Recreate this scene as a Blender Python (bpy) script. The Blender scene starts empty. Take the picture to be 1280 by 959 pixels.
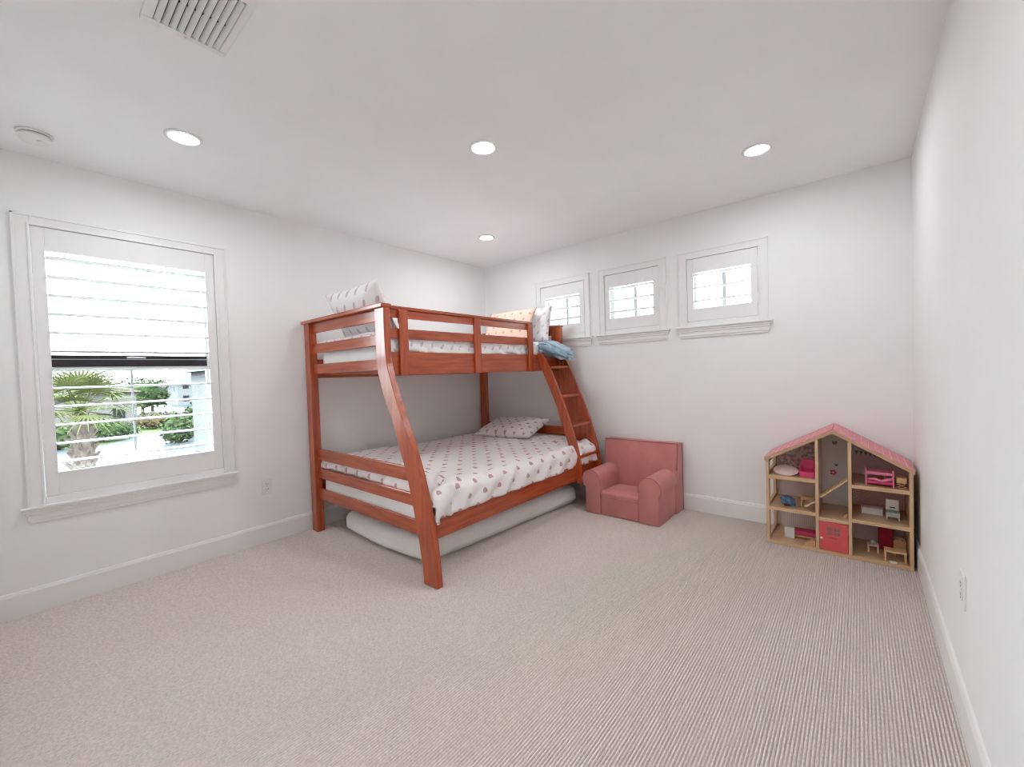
import bpy, bmesh, math, random
from mathutils import Vector, Matrix, noise

# ------------------------------------------------------------------ camera, world, exposure
SC = bpy.context.scene
COL = SC.collection
cam_d = bpy.data.cameras.new('camera'); cam = bpy.data.objects.new('camera', cam_d); COL.objects.link(cam)
SC.camera = cam
cam_d.sensor_fit = 'HORIZONTAL'; cam_d.sensor_width = 36.0; cam_d.lens = 517.52 * 36.0 / 1280.0
cam_d.clip_start = 0.02; cam_d.clip_end = 600
_yaw, _pitch, _roll = 0.6999, -0.0256, -0.0330
_f = Vector((-math.sin(_yaw) * math.cos(_pitch), math.cos(_yaw) * math.cos(_pitch), math.sin(_pitch)))
_r = Vector((math.cos(_yaw), math.sin(_yaw), 0)); _u = _r.cross(_f)
_r2 = _r * math.cos(_roll) + _u * math.sin(_roll); _u2 = _r2.cross(_f)
M3 = Matrix((_r2, _u2, -_f)).transposed()
cam.matrix_world = Matrix.Translation((3.8022, -4.0125, 1.3419)) @ M3.to_4x4()

W, D, H = 4.084, 4.23, 2.74          # room: x 0..W, y -D..0, z 0..H
SKY_STRENGTH = 20.0
LAMP_STRENGTH = 122.0
SC.view_settings.view_transform = 'Standard'
SC.view_settings.look = 'None'
SC.view_settings.exposure = 0.96
SC.view_settings.gamma = 1.0
SC.view_settings.use_curve_mapping = False
try:
    SC.cycles.use_denoising = True
    SC.cycles.denoiser = 'OPENIMAGEDENOISE'
    SC.cycles.denoising_input_passes = 'RGB_ALBEDO_NORMAL'
    SC.cycles.filter_width = 1.1
    SC.cycles.max_bounces = 14
    SC.cycles.diffuse_bounces = 9
    SC.cycles.transparent_max_bounces = 12
    SC.cycles.sample_clamp_indirect = 6.0
except Exception:
    pass

world = bpy.data.worlds.new('sky'); SC.world = world; world.use_nodes = True
_n = world.node_tree.nodes; _l = world.node_tree.links; _n.clear()
_o = _n.new('ShaderNodeOutputWorld'); _b = _n.new('ShaderNodeBackground'); _l.new(_b.outputs[0], _o.inputs[0])
_tc = _n.new('ShaderNodeTexCoord'); _sx = _n.new('ShaderNodeSeparateXYZ'); _l.new(_tc.outputs['Generated'], _sx.inputs[0])
_cr = _n.new('ShaderNodeValToRGB'); _l.new(_sx.outputs[2], _cr.inputs[0]); _l.new(_cr.outputs[0], _b.inputs[0])
# overcast sky: pale near the horizon, much brighter towards the zenith
_cr.color_ramp.elements[0].position = 0.0; _cr.color_ramp.elements[0].color = (0.22, 0.235, 0.25, 1)
_cr.color_ramp.elements[1].position = 0.50; _cr.color_ramp.elements[1].color = (0.86, 0.94, 1.0, 1)
_e = _cr.color_ramp.elements.new(0.06); _e.color = (0.34, 0.365, 0.38, 1)
_e = _cr.color_ramp.elements.new(0.26); _e.color = (0.55, 0.595, 0.625, 1)
# the sky over the back wall (away from the sun) is dimmer
_mr = _n.new('ShaderNodeMapRange'); _mr.inputs['From Min'].default_value = 0.25; _mr.inputs['From Max'].default_value = 0.75
_mr.inputs['To Min'].default_value = 1.0; _mr.inputs['To Max'].default_value = 0.30; _l.new(_sx.outputs[1], _mr.inputs['Value'])
_mx = _n.new('ShaderNodeMath'); _mx.operation = 'MULTIPLY'; _mx.inputs[1].default_value = SKY_STRENGTH; _l.new(_mr.outputs[0], _mx.inputs[0])
_l.new(_mx.outputs[0], _b.inputs[1])

sun_d = bpy.data.lights.new('sun', 'SUN'); sun = bpy.data.objects.new('sun', sun_d); COL.objects.link(sun)
sun_d.energy = 4.0; sun_d.angle = 0.05; sun_d.color = (1, 0.95, 0.86)
sun.rotation_euler = (Vector((-0.55, 0.25, -0.8))).to_track_quat('-Z', 'Y').to_euler()

# ------------------------------------------------------------------ materials
def mat(name, color, rough=0.6, **kw):
    m = bpy.data.materials.new(name); m.use_nodes = True
    nt = m.node_tree; b = nt.nodes['Principled BSDF']
    b.inputs['Base Color'].default_value = (*color, 1); b.inputs['Roughness'].default_value = rough
    for k, v in kw.items():
        b.inputs[k.replace('_', ' ')].default_value = v
    return m

def vmul(nt, vec, scale):
    n = nt.nodes.new('ShaderNodeMapping'); n.inputs['Scale'].default_value = scale
    nt.links.new(vec, n.inputs['Vector']); return n.outputs[0]

def add_noise(m, c1, c2, scale=20, stretch=(1, 1, 1), detail=4, bump=0.0, bscale=None, bdist=0.002, coord='Object', lo=0.35, hi=0.65):
    nt = m.node_tree; b = nt.nodes['Principled BSDF']
    tc = nt.nodes.new('ShaderNodeTexCoord'); v = vmul(nt, tc.outputs[coord], stretch)
    n = nt.nodes.new('ShaderNodeTexNoise'); n.inputs['Scale'].default_value = scale; n.inputs['Detail'].default_value = detail
    nt.links.new(v, n.inputs['Vector'])
    r = nt.nodes.new('ShaderNodeValToRGB'); nt.links.new(n.outputs[0], r.inputs[0])
    r.color_ramp.elements[0].position = lo; r.color_ramp.elements[0].color = (*c1, 1)
    r.color_ramp.elements[1].position = hi; r.color_ramp.elements[1].color = (*c2, 1)
    nt.links.new(r.outputs[0], b.inputs['Base Color'])
    if bump:
        n2 = nt.nodes.new('ShaderNodeTexNoise'); n2.inputs['Scale'].default_value = bscale or scale; n2.inputs['Detail'].default_value = 3
        nt.links.new(v, n2.inputs['Vector'])
        bp = nt.nodes.new('ShaderNodeBump'); bp.inputs['Strength'].default_value = bump; bp.inputs['Distance'].default_value = bdist
        nt.links.new(n2.outputs[0], bp.inputs['Height']); nt.links.new(bp.outputs[0], b.inputs['Normal'])
    return m

def noisy(name, c1, c2, rough=0.6, scale=20, **kw):
    p = {k: kw.pop(k) for k in list(kw) if k in ('stretch', 'detail', 'bump', 'bscale', 'bdist', 'coord', 'lo', 'hi')}
    return add_noise(mat(name, c1, rough, **kw), c1, c2, scale, **p)

MAT = {}
MAT['wall'] = noisy('wall_paint', (0.85, 0.85, 0.845), (0.87, 0.87, 0.865), 0.75, 3, bump=0.08, bscale=220, bdist=0.001)
MAT['ceil'] = noisy('ceiling_paint', (0.87, 0.875, 0.88), (0.89, 0.895, 0.90), 0.8, 3, bump=0.08, bscale=160, bdist=0.001)
MAT['trim'] = noisy('white_trim_paint', (0.83, 0.825, 0.82), (0.85, 0.845, 0.84), 0.35, 5)
MAT['plastic'] = noisy('white_plastic', (0.80, 0.80, 0.79), (0.82, 0.82, 0.81), 0.4, 8)
MAT['slot'] = mat('dark_slot', (0.06, 0.055, 0.05), 0.7)
MAT['ductdark'] = mat('duct_metal', (0.10, 0.10, 0.11), 0.6)
MAT['bronze'] = noisy('dark_bronze_frame', (0.018, 0.014, 0.022), (0.03, 0.022, 0.034), 0.45, 30)
MAT['metal'] = mat('satin_metal', (0.55, 0.55, 0.56), 0.35, Metallic=0.9)
MAT['greyframe'] = mat('grey_window_bar', (0.50, 0.52, 0.54), 0.5)

def wood(name, c1, c2, axis, rough=0.38, sc=1.0):
    st = {'x': (1.2, 14, 14), 'y': (14, 1.2, 14), 'z': (14, 14, 1.2)}[axis]
    st = tuple(s * sc for s in st)
    m = noisy(name, c1, c2, rough, 2.6, stretch=st, detail=5, bump=0.05, bdist=0.001, lo=0.3, hi=0.72)
    m.node_tree.nodes['Principled BSDF'].inputs['Coat Weight'].default_value = 0.9
    m.node_tree.nodes['Principled BSDF'].inputs['Coat IOR'].default_value = 1.7
    m.node_tree.nodes['Principled BSDF'].inputs['Coat Roughness'].default_value = 0.22
    m.node_tree.nodes['Principled BSDF'].inputs['Specular IOR Level'].default_value = 0.1
    return m
CW1, CW2 = (0.28, 0.034, 0.006), (0.49, 0.092, 0.020)
for a in 'xyz':
    MAT['wood_' + a] = wood('cherry_wood_' + a, CW1, CW2, a)
    MAT['pine_' + a] = wood('pale_pine_' + a, (0.56, 0.36, 0.20), (0.66, 0.45, 0.27), a, 0.5, 3)

def fabric(name, c1, c2, rough=0.9, sheen=0.15):
    m = noisy(name, c1, c2, rough, 6, bump=0.25, bscale=260, bdist=0.001)
    m.node_tree.nodes['Principled BSDF'].inputs['Sheen Weight'].default_value = sheen
    return m
MAT['pink'] = fabric('dusty_pink_canvas', (0.50, 0.185, 0.175), (0.56, 0.215, 0.20))
MAT['piping'] = fabric('dusty_pink_piping', (0.42, 0.14, 0.14), (0.46, 0.16, 0.16))
MAT['sheet'] = fabric('white_sheet_cotton', (0.86, 0.86, 0.87), (0.89, 0.89, 0.90))
MAT['cream'] = fabric('cream_mattress_cotton', (0.85, 0.85, 0.84), (0.88, 0.88, 0.87))

def motif(name, base, spot, pitch_u=0.165, pitch_v=0.085, size=0.024, kind='heart', fold=0.0):
    """cotton with a small printed motif in a half-drop grid, laid out in UV metres"""
    m = mat(name, base, 0.9); nt = m.node_tree; b = nt.nodes['Principled BSDF']
    b.inputs['Sheen Weight'].default_value = 0.1
    def M(op, a, c=None, d=None):
        n = nt.nodes.new('ShaderNodeMath'); n.operation = op
        for i, v in enumerate((a, c, d)):
            if v is None: continue
            if isinstance(v, (int, float)): n.inputs[i].default_value = v
            else: nt.links.new(v, n.inputs[i])
        return n.outputs[0]
    tc = nt.nodes.new('ShaderNodeTexCoord'); s = nt.nodes.new('ShaderNodeSeparateXYZ'); nt.links.new(tc.outputs['UV'], s.inputs[0])
    u, v = s.outputs[0], s.outputs[1]
    vr = M('DIVIDE', v, pitch_v); row = M('FLOOR', vr)
    odd = M('MULTIPLY', M('FRACT', M('MULTIPLY', row, 0.5)), 1.0)
    ur = M('ADD', M('DIVIDE', u, pitch_u), odd)
    x = M('MULTIPLY', M('SUBTRACT', M('FRACT', ur), 0.5), pitch_u / size)
    y = M('MULTIPLY', M('SUBTRACT', M('FRACT', vr), 0.5), pitch_v / size)
    x2 = M('MULTIPLY', x, x); y2 = M('MULTIPLY', y, y)
    if kind == 'heart':
        a = M('SUBTRACT', M('ADD', x2, y2), 1.0)
        val = M('SUBTRACT', M('POWER', a, 3.0), M('MULTIPLY', x2, M('MULTIPLY', y2, y)))
    elif kind == 'shell':
        val = M('SUBTRACT', M('ADD', M('MULTIPLY', M('ADD', x, M('MULTIPLY', y, -0.4)), M('ADD', x, M('MULTIPLY', y, -0.4))), M('MULTIPLY', y2, 0.35)), 0.32)
    else:
        ang = M('ARCTAN2', y, x)
        rad = M('ADD', M('MULTIPLY', M('SINE', M('MULTIPLY', ang, 5.0)), 0.3), 0.7)
        val = M('SUBTRACT', M('ADD', x2, y2), M('MULTIPLY', rad, rad))
    inside = M('LESS_THAN', val, 0.0)
    mix = nt.nodes.new('ShaderNodeMix'); mix.data_type = 'RGBA'
    nt.links.new(inside, mix.inputs[0]); mix.inputs[6].default_value = (*base, 1); mix.inputs[7].default_value = (*spot, 1)
    nt.links.new(mix.outputs[2], b.inputs['Base Color'])
    n2 = nt.nodes.new('ShaderNodeTexNoise'); n2.inputs['Scale'].default_value = 9; n2.inputs['Detail'].default_value = 6
    n2.inputs['Distortion'].default_value = 1.2
    nt.links.new(tc.outputs['Object'], n2.inputs['Vector'])
    bp = nt.nodes.new('ShaderNodeBump'); bp.inputs['Strength'].default_value = 0.35; bp.inputs['Distance'].default_value = 0.012
    nt.links.new(n2.outputs[0], bp.inputs['Height']); nt.links.new(bp.outputs[0], b.inputs['Normal'])
    return m
MAT['hearts'] = motif('heart_print_cotton', (0.87, 0.83, 0.83), (0.56, 0.34, 0.36), size=0.018)
MAT['pillow_hearts'] = motif('heart_print_pillowcase', (0.76, 0.72, 0.70), (0.46, 0.33, 0.33), 0.12, 0.065, 0.015)
MAT['seahorse'] = motif('sea_print_pillowcase', (0.82, 0.80, 0.80), (0.55, 0.46, 0.50), 0.13, 0.10, 0.028, 'shell')
MAT['peach'] = motif('peach_flower_print', (0.84, 0.60, 0.49), (0.50, 0.30, 0.27), 0.11, 0.075, 0.018, 'flower')
MAT['greyprint'] = motif('pale_grey_print_cotton', (0.87, 0.84, 0.85), (0.62, 0.54, 0.60), 0.10, 0.07, 0.022, 'shell')
MAT['blue'] = noisy('blue_grey_blanket', (0.20, 0.30, 0.39), (0.46, 0.57, 0.66), 0.95, 9, detail=3, bump=0.25, bscale=25, bdist=0.004)

MAT['lens'] = mat('lamp_lens', (1, 1, 1), 0.5)
_b2 = MAT['lens'].node_tree.nodes['Principled BSDF']
_b2.inputs['Emission Color'].default_value = (0.965, 1.0, 1.015, 1); _b2.inputs['Emission Strength'].default_value = LAMP_STRENGTH

def glass_mat():
    m = bpy.data.materials.new('window_glass'); m.use_nodes = True; nt = m.node_tree; nt.nodes.clear()
    o = nt.nodes.new('ShaderNodeOutputMaterial'); mx = nt.nodes.new('ShaderNodeMixShader'); t = nt.nodes.new('ShaderNodeBsdfTransparent')
    g = nt.nodes.new('ShaderNodeBsdfGlossy'); g.inputs['Roughness'].default_value = 0.02
    t.inputs[0].default_value = (0.95, 0.98, 0.98, 1)
    fr = nt.nodes.new('ShaderNodeFresnel'); fr.inputs[0].default_value = 1.45
    nt.links.new(fr.outputs[0], mx.inputs[0]); nt.links.new(t.outputs[0], mx.inputs[1]); nt.links.new(g.outputs[0], mx.inputs[2])
    nt.links.new(mx.outputs[0], o.inputs[0]); return m
MAT['glass'] = glass_mat()

# carpet
def carpet_mat():
    m = mat('ribbed_loop_carpet', (0.5, 0.42, 0.38), 0.95); nt = m.node_tree; b = nt.nodes['Principled BSDF']
    tc = nt.nodes.new('ShaderNodeTexCoord')
    n1 = nt.nodes.new('ShaderNodeTexNoise'); n1.inputs['Scale'].default_value = 1.0; n1.inputs['Detail'].default_value = 2
    nt.links.new(vmul(nt, tc.outputs['Object'], (160, 90, 160)), n1.inputs['Vector'])
    r = nt.nodes.new('ShaderNodeValToRGB'); nt.links.new(n1.outputs[0], r.inputs[0])
    r.color_ramp.elements[0].position = 0.3; r.color_ramp.elements[0].color = (0.60, 0.525, 0.485, 1)
    r.color_ramp.elements[1].position = 0.7; r.color_ramp.elements[1].color = (0.78, 0.70, 0.66, 1)
    nt.links.new(r.outputs[0], b.inputs['Base Color'])
    n2 = nt.nodes.new('ShaderNodeTexNoise'); n2.inputs['Scale'].default_value = 1.0; n2.inputs['Detail'].default_value = 3
    nt.links.new(vmul(nt, tc.outputs['Object'], (120, 130, 100)), n2.inputs['Vector'])
    bp = nt.nodes.new('ShaderNodeBump'); bp.inputs['Strength'].default_value = 0.5; bp.inputs['Distance'].default_value = 0.003
    nt.links.new(n2.outputs[0], bp.inputs['Height']); nt.links.new(bp.outputs[0], b.inputs['Normal'])
    return m
MAT['carpet'] = carpet_mat()

# ------------------------------------------------------------------ geometry helpers
class MB:
    def __init__(self): self.bm = bmesh.new()
    def box(self, x0, x1, y0, y1, z0, z1, bev=0.0, seg=2):
        g = bmesh.ops.create_cube(self.bm, size=1.0)
        vs = g['verts']
        for v in vs:
            v.co = Vector(((x0 + x1) / 2 + v.co.x * (x1 - x0), (y0 + y1) / 2 + v.co.y * (y1 - y0), (z0 + z1) / 2 + v.co.z * (z1 - z0)))
        if bev:
            es = set(e for v in vs for e in v.link_edges)
            r = bmesh.ops.bevel(self.bm, geom=list(es), offset=min(bev, 0.45 * min(x1 - x0, y1 - y0, z1 - z0)), segments=seg, profile=0.5, affect='EDGES')
            return r['verts']
        return vs
    def rbox(self, size, matrix, bev=0.0, seg=2):
        n0 = len(self.bm.verts); sx, sy, sz = size
        tmp = MB(); tmp.box(-sx / 2, sx / 2, -sy / 2, sy / 2, -sz / 2, sz / 2, bev, seg)
        tmp.bm.transform(matrix); me = bpy.data.meshes.new('tmp'); tmp.bm.to_mesh(me); tmp.bm.free()
        self.bm.from_mesh(me); bpy.data.meshes.remove(me); return self
    def poly(self, pts, d, bev=0.0):
        """closed outline pts (3D) extruded by vector d"""
        tmp = bmesh.new()
        vs = [tmp.verts.new(p) for p in pts]; f = tmp.faces.new(vs)
        r = bmesh.ops.extrude_face_region(tmp, geom=[f])
        bmesh.ops.translate(tmp, verts=[v for v in r['geom'] if isinstance(v, bmesh.types.BMVert)], vec=Vector(d))
        bmesh.ops.recalc_face_normals(tmp, faces=tmp.faces)
        if bev:
            es = [e for e in tmp.edges if e.calc_face_angle(0) > 0.5]
            bmesh.ops.bevel(tmp, geom=es, offset=bev, segments=2, profile=0.5, affect='EDGES')
        me = bpy.data.meshes.new('tmp'); tmp.to_mesh(me); tmp.free(); self.bm.from_mesh(me); bpy.data.meshes.remove(me); return self
    def tube(self, pts, r, n=10, cap=True):
        pts = [Vector(p) for p in pts]; rings = []
        rr = r if isinstance(r, (list, tuple)) else [r] * len(pts)
        for i, p in enumerate(pts):
            t = (pts[min(i + 1, len(pts) - 1)] - pts[max(i - 1, 0)]).normalized()
            a = Vector((0, 0, 1)) if abs(t.z) < 0.9 else Vector((1, 0, 0))
            s = t.cross(a).normalized(); q = s.cross(t)
            rings.append([self.bm.verts.new(p + (s * math.cos(2 * math.pi * k / n) + q * math.sin(2 * math.pi * k / n)) * rr[i]) for k in range(n)])
        for A, B in zip(rings, rings[1:]):
            for k in range(n): self.bm.faces.new((A[k], A[(k + 1) % n], B[(k + 1) % n], B[k]))
        if cap:
            self.bm.faces.new(rings[0][::-1]); self.bm.faces.new(rings[-1])
        return self
    def lathe(self, prof, c=(0, 0, 0), n=32, axis='z', close=True):
        rings = []
        for (r, h) in prof:
            ring = []
            for k in range(n):
                a = 2 * math.pi * k / n; x, y = r * math.cos(a), r * math.sin(a)
                p = {'z': (x, y, h), 'x': (h, x, y), 'y': (x, h, y)}[axis]
                ring.append(self.bm.verts.new(Vector(c) + Vector(p)))
            rings.append(ring)
        for A, B in zip(rings, rings[1:]):
            for k in range(n): self.bm.faces.new((A[k], A[(k + 1) % n], B[(k + 1) % n], B[k]))
        if close:
            self.bm.faces.new(rings[0][::-1]); self.bm.faces.new(rings[-1])
        return self
    def build(self, name, m, parent=None, smooth=False, origin=None):
        bmesh.ops.recalc_face_normals(self.bm, faces=self.bm.faces)
        if origin is not None and parent is None: self.bm.transform(Matrix.Translation(-Vector(origin)))
        me = bpy.data.meshes.new(name); self.bm.to_mesh(me); self.bm.free()
        return link(name, me, m, parent, smooth, origin)

def link(name, me, m, parent=None, smooth=False, origin=None):
    o = bpy.data.objects.new(name, me); COL.objects.link(o)
    if m is not None: me.materials.append(MAT[m] if isinstance(m, str) else m)
    if smooth:
        for p in me.polygons: p.use_smooth = True
    if parent is not None:
        o.parent = parent
        p = parent; T = Vector((0, 0, 0))
        while p is not None: T += p.location; p = p.parent
        me.transform(Matrix.Translation(-T))      # parts are built in world coordinates
    elif origin is not None: o.location = origin
    return o

def tag(o, label=None, cat=None, group=None, kind=None):
    if label: o['label'] = label
    if cat: o['category'] = cat
    if group: o['group'] = group
    if kind: o['kind'] = kind
    return o

def thing(name, label, cat, loc, group=None, kind=None):
    o = bpy.data.objects.new(name, None); COL.objects.link(o); o.location = loc; o.empty_display_size = 0.05
    return tag(o, label, cat, group, kind)

def catmull(pts, n=8):
    out = []
    P = [pts[0]] + list(pts) + [pts[-1]]
    for i in range(1, len(P) - 2):
        p0, p1, p2, p3 = [Vector(q) for q in P[i - 1:i + 3]]
        for k in range(n):
            t = k / n
            out.append(0.5 * ((2 * p1) + (p2 - p0) * t + (2 * p0 - 5 * p1 + 4 * p2 - p3) * t * t + (3 * p1 - p0 - 3 * p2 + p3) * t ** 3))
    out.append(Vector(pts[-1])); return out

def board_xz(left, right, y0, y1, m, name, parent, bev=0.004, n=6):
    """a board cut to a curved outline in the x-z plane, between y0 and y1"""
    L = catmull([(x, z, 0) for x, z in left], n); R = catmull([(x, z, 0) for x, z in right], n)
    bm = bmesh.new(); rows = []
    k = len(L)
    assert len(R) == k
    for a, b in zip(L, R):
        rows.append([bm.verts.new((a.x, y0, a.y)), bm.verts.new((b.x, y0, b.y)), bm.verts.new((b.x, y1, b.y)), bm.verts.new((a.x, y1, a.y))])
    for A, B in zip(rows, rows[1:]):
        for i in range(4): bm.faces.new((A[i], A[(i + 1) % 4], B[(i + 1) % 4], B[i]))
    bm.faces.new(rows[0][::-1]); bm.faces.new(rows[-1])
    bmesh.ops.recalc_face_normals(bm, faces=bm.faces)
    es = [e for e in bm.edges if e.calc_face_angle(0) > 1.0]
    bmesh.ops.bevel(bm, geom=es, offset=bev, segments=2, profile=0.5, affect='EDGES')
    mb = MB(); mb.bm.free(); mb.bm = bm
    return mb.build(name, m, parent)

def fbm(p, s, seed=0.0, oct=3):
    v = 0; a = 1; q = Vector(p) * s + Vector((seed, seed * 1.7, seed * 0.3))
    for _ in range(oct):
        v += a * noise.noise(q); q = q * 2.1; a *= 0.5
    return v

def uvset(me, fn):
    uv = me.uv_layers.new(name='UVMap')
    for l in me.loops:
        uv.data[l.index].uv = fn(l.vertex_index)

# ------------------------------------------------------------------ room shell
def struct(o, label=None):
    o['kind'] = 'structure'
    return o

# carpet: real ribs running towards the far wall
bm = bmesh.new(); rib = 0.0118; n = int(W / rib) + 1; rib = W / n
ys = [-D, 0.0]; prof = []
for i in range(n):
    for t, h in ((0.0, -0.014), (0.13, -0.006), (0.3, -0.001), (0.5, 0.0), (0.7, -0.001), (0.87, -0.006)):
        prof.append((i * rib + t * rib, h))
prof.append((W, -0.014))
rows = [[bm.verts.new((x, y, z)) for x, z in prof] for y in ys]
for i in range(len(prof) - 1):
    bm.faces.new((rows[0][i], rows[0][i + 1], rows[1][i + 1], rows[1][i]))
g = [bm.verts.new(p) for p in ((0, -D, -0.12), (W, -D, -0.12), (W, 0, -0.12), (0, 0, -0.12))]
bm.faces.new(g[::-1])
me = bpy.data.meshes.new('floor'); bm.to_mesh(me); bm.free()
struct(link('floor', me, 'carpet', smooth=True))
T = 0.16
mb = MB(); mb.box(-T, W + T, -D - T, T, H, H + 0.12); struct(mb.build('ceiling', 'ceil'))

def wall_with_holes(name, plane, a0, a1, holes):
    """plane 'x' : wall lies at x in [-T,0], runs along y; plane 'y' : at y in [0,T], runs along x"""
    mb = MB()
    cuts = sorted(set([a0, a1] + [h[0] for h in holes] + [h[1] for h in holes]))
    zs = sorted(set([-0.12, H] + [h[2] for h in holes] + [h[3] for h in holes]))
    def inside(a, z): return any(h[0] < a < h[1] and h[2] < z < h[3] for h in holes)
    # grid shell with reveal faces
    bm = mb.bm; V = {}
    def v(a, z, s):
        k = (round(a, 4), round(z, 4), s)
        if k not in V:
            V[k] = bm.verts.new((-T * s, a, z) if plane == 'x' else (a, T * s, z))
        return V[k]
    cells = {}
    for i in range(len(cuts) - 1):
        for j in range(len(zs) - 1):
            cells[i, j] = not inside((cuts[i] + cuts[i + 1]) / 2, (zs[j] + zs[j + 1]) / 2)
    for (i, j), solid in cells.items():
        if not solid: continue
        A, B, Z0, Z1 = cuts[i], cuts[i + 1], zs[j], zs[j + 1]
        for s in (0, 1): bm.faces.new((v(A, Z0, s), v(B, Z0, s), v(B, Z1, s), v(A, Z1, s)))
        if not cells.get((i - 1, j), False): bm.faces.new((v(A, Z0, 0), v(A, Z1, 0), v(A, Z1, 1), v(A, Z0, 1)))
        if not cells.get((i + 1, j), False): bm.faces.new((v(B, Z0, 0), v(B, Z1, 0), v(B, Z1, 1), v(B, Z0, 1)))
        if not cells.get((i, j - 1), False): bm.faces.new((v(A, Z0, 0), v(B, Z0, 0), v(B, Z0, 1), v(A, Z0, 1)))
        if not cells.get((i, j + 1), False): bm.faces.new((v(A, Z1, 0), v(B, Z1, 0), v(B, Z1, 1), v(A, Z1, 1)))
    return struct(mb.build(name, 'wall'))

LW = dict(y0=-3.9397, y1=-3.0188, z0=0.6805, z1=2.3212)           # big window, shutter outline
BWX = (1.2068, 2.0335, 2.8693); BWH = 0.287; BZ0, BZ1 = 1.7557, 2.328
wall_with_holes('wall_left', 'x', -D - T, T, [(LW['y0'], LW['y1'], LW['z0'], LW['z1'])])
wall_with_holes('wall_back', 'y', 0, W, [(x - BWH, x + BWH, BZ0, BZ1) for x in BWX])
mb = MB(); mb.box(W, W + T, -D - T, T, -0.12, H); struct(mb.build('wall_right', 'wall'))
mb = MB(); mb.box(0, W, -D - T, -D, -0.12, H); struct(mb.build('wall_front', 'wall'))

BH = 0.152
def base_prof(): return [(0, 0), (0.015, 0), (0.015, BH - 0.022), (0.013, BH - 0.014), (0.011, BH - 0.010), (0.010, BH - 0.004), (0.006, BH), (0, BH)]
def baseboard(name, p0, p1, nrm):
    mb = MB(); p0 = Vector(p0); p1 = Vector(p1); nrm = Vector(nrm)
    mb.poly([p0 + nrm * a + Vector((0, 0, b)) for a, b in base_prof()], p1 - p0)
    struct(mb.build(name, 'trim'))
baseboard('baseboard_left', (0, -D, 0), (0, 0, 0), (1, 0, 0))
baseboard('baseboard_back', (0.015, 0, 0), (W - 0.015, 0, 0), (0, -1, 0))
baseboard('baseboard_right', (W, -D, 0), (W, 0, 0), (-1, 0, 0))
baseboard('baseboard_front', (0.015, -D, 0), (W - 0.015, -D, 0), (0, 1, 0))

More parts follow.
